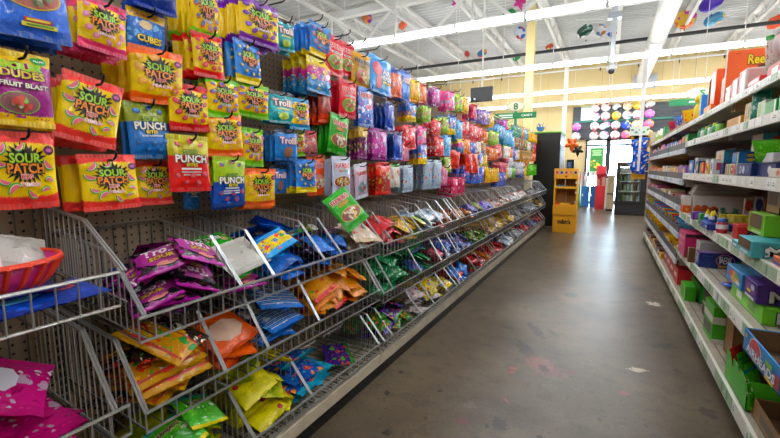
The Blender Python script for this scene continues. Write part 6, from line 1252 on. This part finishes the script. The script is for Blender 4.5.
carton(-.77, 7.33, .7755, .09, .1, .02, '#2a78c0', 'blue candy pack on the shelf of the yellow floor display', name='candy_pack')
tag(MB().box((-.775, 7.7, 0), (-.48, 7.9, .42)).build('brown_carton', card, bevel=.004), 'plain brown carton behind the yellow floor display', 'box')
# small dark screen on a stand
t = empty('price_checker', (-.70, 9.0, 0)); MB().rod((0, .02, 0), (0, .02, 1.08), .02, 8).rod((0, .02, 0), (0, .02, .02), .14, 16).build('stand', black, t)
MB().box((-.09, -.02, 1.06), (.07, .02, 1.25)).build('screen', flat('#10141c', .2), t, bevel=.005); MB().box((-.05, -.023, 1.09), (.02, -.0202, 1.2)).build('lit_label', flat('#4a6a98', .4), t); tag(t, 'small black screen on a stand beside the yellow floor display', 'screen')
# drinks cooler
t = empty('drinks_cooler', (.155, 10.7, 0)); W_, D_, Hh = .70, .62, 1.22
blk = flat('#16181a', .35)
MB().box((0, .06, .0), (W_, D_, .28)).box((0, .06, .28), (.04, D_, Hh)).box((W_-.04, .06, .28), (W_, D_, Hh)).box((.04, D_-.04, .28), (W_-.04, D_, Hh)).box((.04, .06, Hh-.1), (W_-.04, D_, Hh)).build('cabinet', blk, t)
g = MB()
for k in range(7): g.box((.03, .05, .05 + .028*k), (W_-.03, .062, .062 + .028*k))
g.build('vent_grille', flat('#2a2c2e', .4), t)
dr = MB().box((.0, .02, .28), (.06, .058, Hh-.02)).box((W_-.22, .02, .28), (W_, .058, Hh-.02)).box((.06, .02, .28), (W_-.22, .058, .33)).box((.06, .02, Hh-.09), (W_-.22, .058, Hh-.02)).build('door', blk, t)
MB().box((.06, .035, .33), (W_-.22, .041, Hh-.09)).build('glass_pane', gm, dr); MB().box((W_-.24, .0, .6), (W_-.225, .02, 1.0)).build('door_handle', flat('#3a3c3e', .3), dr)
MB().box((.04, .05, Hh-.09), (W_-.04, .059, Hh-.01)).build('lit_sign', emit('#ff7a20', 1.3, 'cooler_sign'), t)
MB().box((.041, D_-.05, .285), (W_-.041, D_-.041, Hh-.101)).box((.041, .1, .281), (.045, D_-.05, Hh-.101)).build('liner', flat('#aeb4b4', .5), t)
for z in (.30, .54, .77, .95): MB().box((.05, .08, z), (W_-.05, D_-.05, z+.012)).build('shelf', flat('#d6dad8', .4), t)
MB().rod((.08, .075, 1.10), (W_-.26, .075, 1.10), .012, 6).build('lamp_tube', emit('#eaf4ff', 22, 'cooler_lamp'), t)
tag(t, 'black glass-door drinks cooler standing across the end of the aisle', 'drinks cooler')
for z in (.312, .552, .782):
    for i in range(7):
        for j in range(1):
            o = MB().lathe([(.001, 0), (.03, 0), (.031, .01), (.031, .11), (.013, .15), (.013, .17), (.001, .171)], 10).build('drink_bottle', flat(['#3a4a30', '#6a7a58', '#8aa0a8', '#a8b09a', '#4a3a30', '#90a8b8', '#b8b49a'][i], .25), loc=(.155 + .10 + .075*i, 10.7 + .2, z), smooth=True)
            tag(o, f'drink bottle on the {["lower", "middle", "upper"][(.312, .552, .782).index(z)]} cooler shelf, {ORD[i]} from the hinge side', 'bottle')
# checkout counter and red carton
t = empty('checkout_counter', (-.02, 11.6, 0))
MB().box((0, 0, .05), (.16, 1.6, .86)).build('body', worn('#c8b088', '#d8c29c', 4, .5, 'tan_laminate'), t); MB().box((.0, .03, 0), (.15, 1.6, .05)).build('toe_kick', black, t); MB().box((-.03, -.02, .86), (.2, 1.62, .90)).build('worktop', flat('#d8d4c8', .4), t); MB().box((-.045, .1, .08), (-.001, 1.5, .8)).build('white_side_panel', flat('#e4e2de', .5), t); MB().box((-.002, -.004, .42), (.162, -.0, .45)).build('trim_band', flat('#2c2824', .5), t)
tag(t, 'tan checkout counter with a white side next to the drinks cooler', 'counter')
t = empty('red_dump_bin', (-.29, 12.0, 0)); MB().box((0, 0, .12), (.22, .3, .62)).build('bin_body', flat('#d02430', .45), t, bevel=.005); MB().box((0, 0, 0), (.22, .3, .12)).build('bin_base', flat('#c01c28', .45), t); MB().box((.0, .26, .62), (.22, .3, 1.14)).box((0, 0, .92), (.22, .3, 1.12)).build('header', flat('#e02a3c', .45), t)
tag(t, 'red cardboard dump bin near the entrance doors', 'dump bin')
for i in range(3): carton(-.275 + .065*i, 12.02, .622, .06, .2, .16 + .03*i, ['#d88a70', '#b84848', '#e0a890'][i], f'small pack standing in the red dump bin, {ORD[i]} across', name='candy_pack')
for i, (x, wd, c, nm) in enumerate(((-.83, .14, '#1c9440', 'green'), (-.66, .20, '#2474b8', 'bright blue'), (-.44, .14, '#1c5c9c', 'dark blue'))):
    t = empty('wrap_bin', (x, 12.6, 0)); MB().box((0, 0, 0), (wd, .2, .58)).build('bin_body', flat(c, .45), t, bevel=.004); MB().box((.02, -.002, .3), (.05, -.0, .36)).build('white_tag', flat('#e8ecec', .5), t); tag(t, f'{nm} bin holding rolls of gift wrap by the entrance', 'bin')
    for j in range(int(wd/.045)):
        o = MB().rod((0, 0, 0), (random.uniform(-.01, .01), 0, .42), .018, 8).build('gift_wrap_roll', flat(random.choice(['#a8a4a4', '#8a8488', '#c87878', '#7a98a8', '#b8a890']), .4), loc=(x + .025 + .045*j, 12.68, .56)); MB().rod((0, 0, .2), (0, 0, .3), .0185, 8).build('paper_band', flat(random.choice(['#d84848', '#e8e4e0', '#3a68a8']), .5), o)
        tag(o, f'roll of gift wrap standing in the {nm} bin, {ORD[j]} across', 'gift wrap')
# hanging strip of blue snack bags at the end of the tall shelving
t = empty('snack_clip_strip', (.385, 7.30, .93))
MB().box((-.085, .03, -.02), (.10, .042, .72)).box((-.12, .03, .46), (.135, .042, .70)).build('yellow_card', flat('#e8a818', .5), t); MB().box((-.02, -.11, .10), (.012, -.085, .84)).build('white_strip', flat('#e8e8e4', .4), t); MB().box((-.145, .0, .64), (.11, .028, .77)).build('header_card', flat('#e4e8e0', .5), t)
dk = Decal(lambda a, b_, k: (-.02 + a, -.0008 - k, .705 + b_)); [dk.rect('#2fa05a', -.09 + .05*i, .018*(-1)**i, .035, .025, .2*i, 1) for i in range(5)]; dk.build('header_print', t)
MB().rod((.0, .05, .6), (.19, -.06, .6), .008, 6).rod((0, .05, .0), (0, .05, .74), .006, 6).rod((0, .05, .1), (.19, -.06, .1), .008, 6).build('bracket_arm', flat('#c8c4bc', .4), t)
tag(t, 'yellow-backed clip strip hung with blue snack bags at the end of the tall shelving', 'display strip')
for i, (x, z, r, yw) in enumerate(((-.07, .58, .25, -.2), (.06, .60, -.2, .3), (-.035, .42, .05, .1), (.085, .40, -.45, .4), (-.10, .25, .5, -.3), (.045, .23, -.1, .1), (.12, .33, -.75, .5))):
    bag('snack_blue', Matrix.Translation((.385 + x, 7.27 - .03*(i % 2), .93 + z)) @ Matrix.Rotation(-pi/2 + yw, 4, 'Z') @ Matrix.Rotation(r, 4, 'X') @ Matrix.Diagonal((1.5, .62, .72, 1)), f'puffed blue snack bag on the yellow clip strip, {ORD[i]} counted downwards')
# ---------------------------------------------------------------- exposure
SC.view_settings.exposure = 0.38
_d = {l: v for l, v in SEEN.items() if len(v) > 1 and len({g or n for n, g in v}) > 1}
if _d: print('SAME LABELS', len(_d), list(_d.items())[:6])
_l = [l for l in SEEN if not 4 <= len(l.split()) <= 16]
if _l: print('LONG', len(_l), _l[:8])
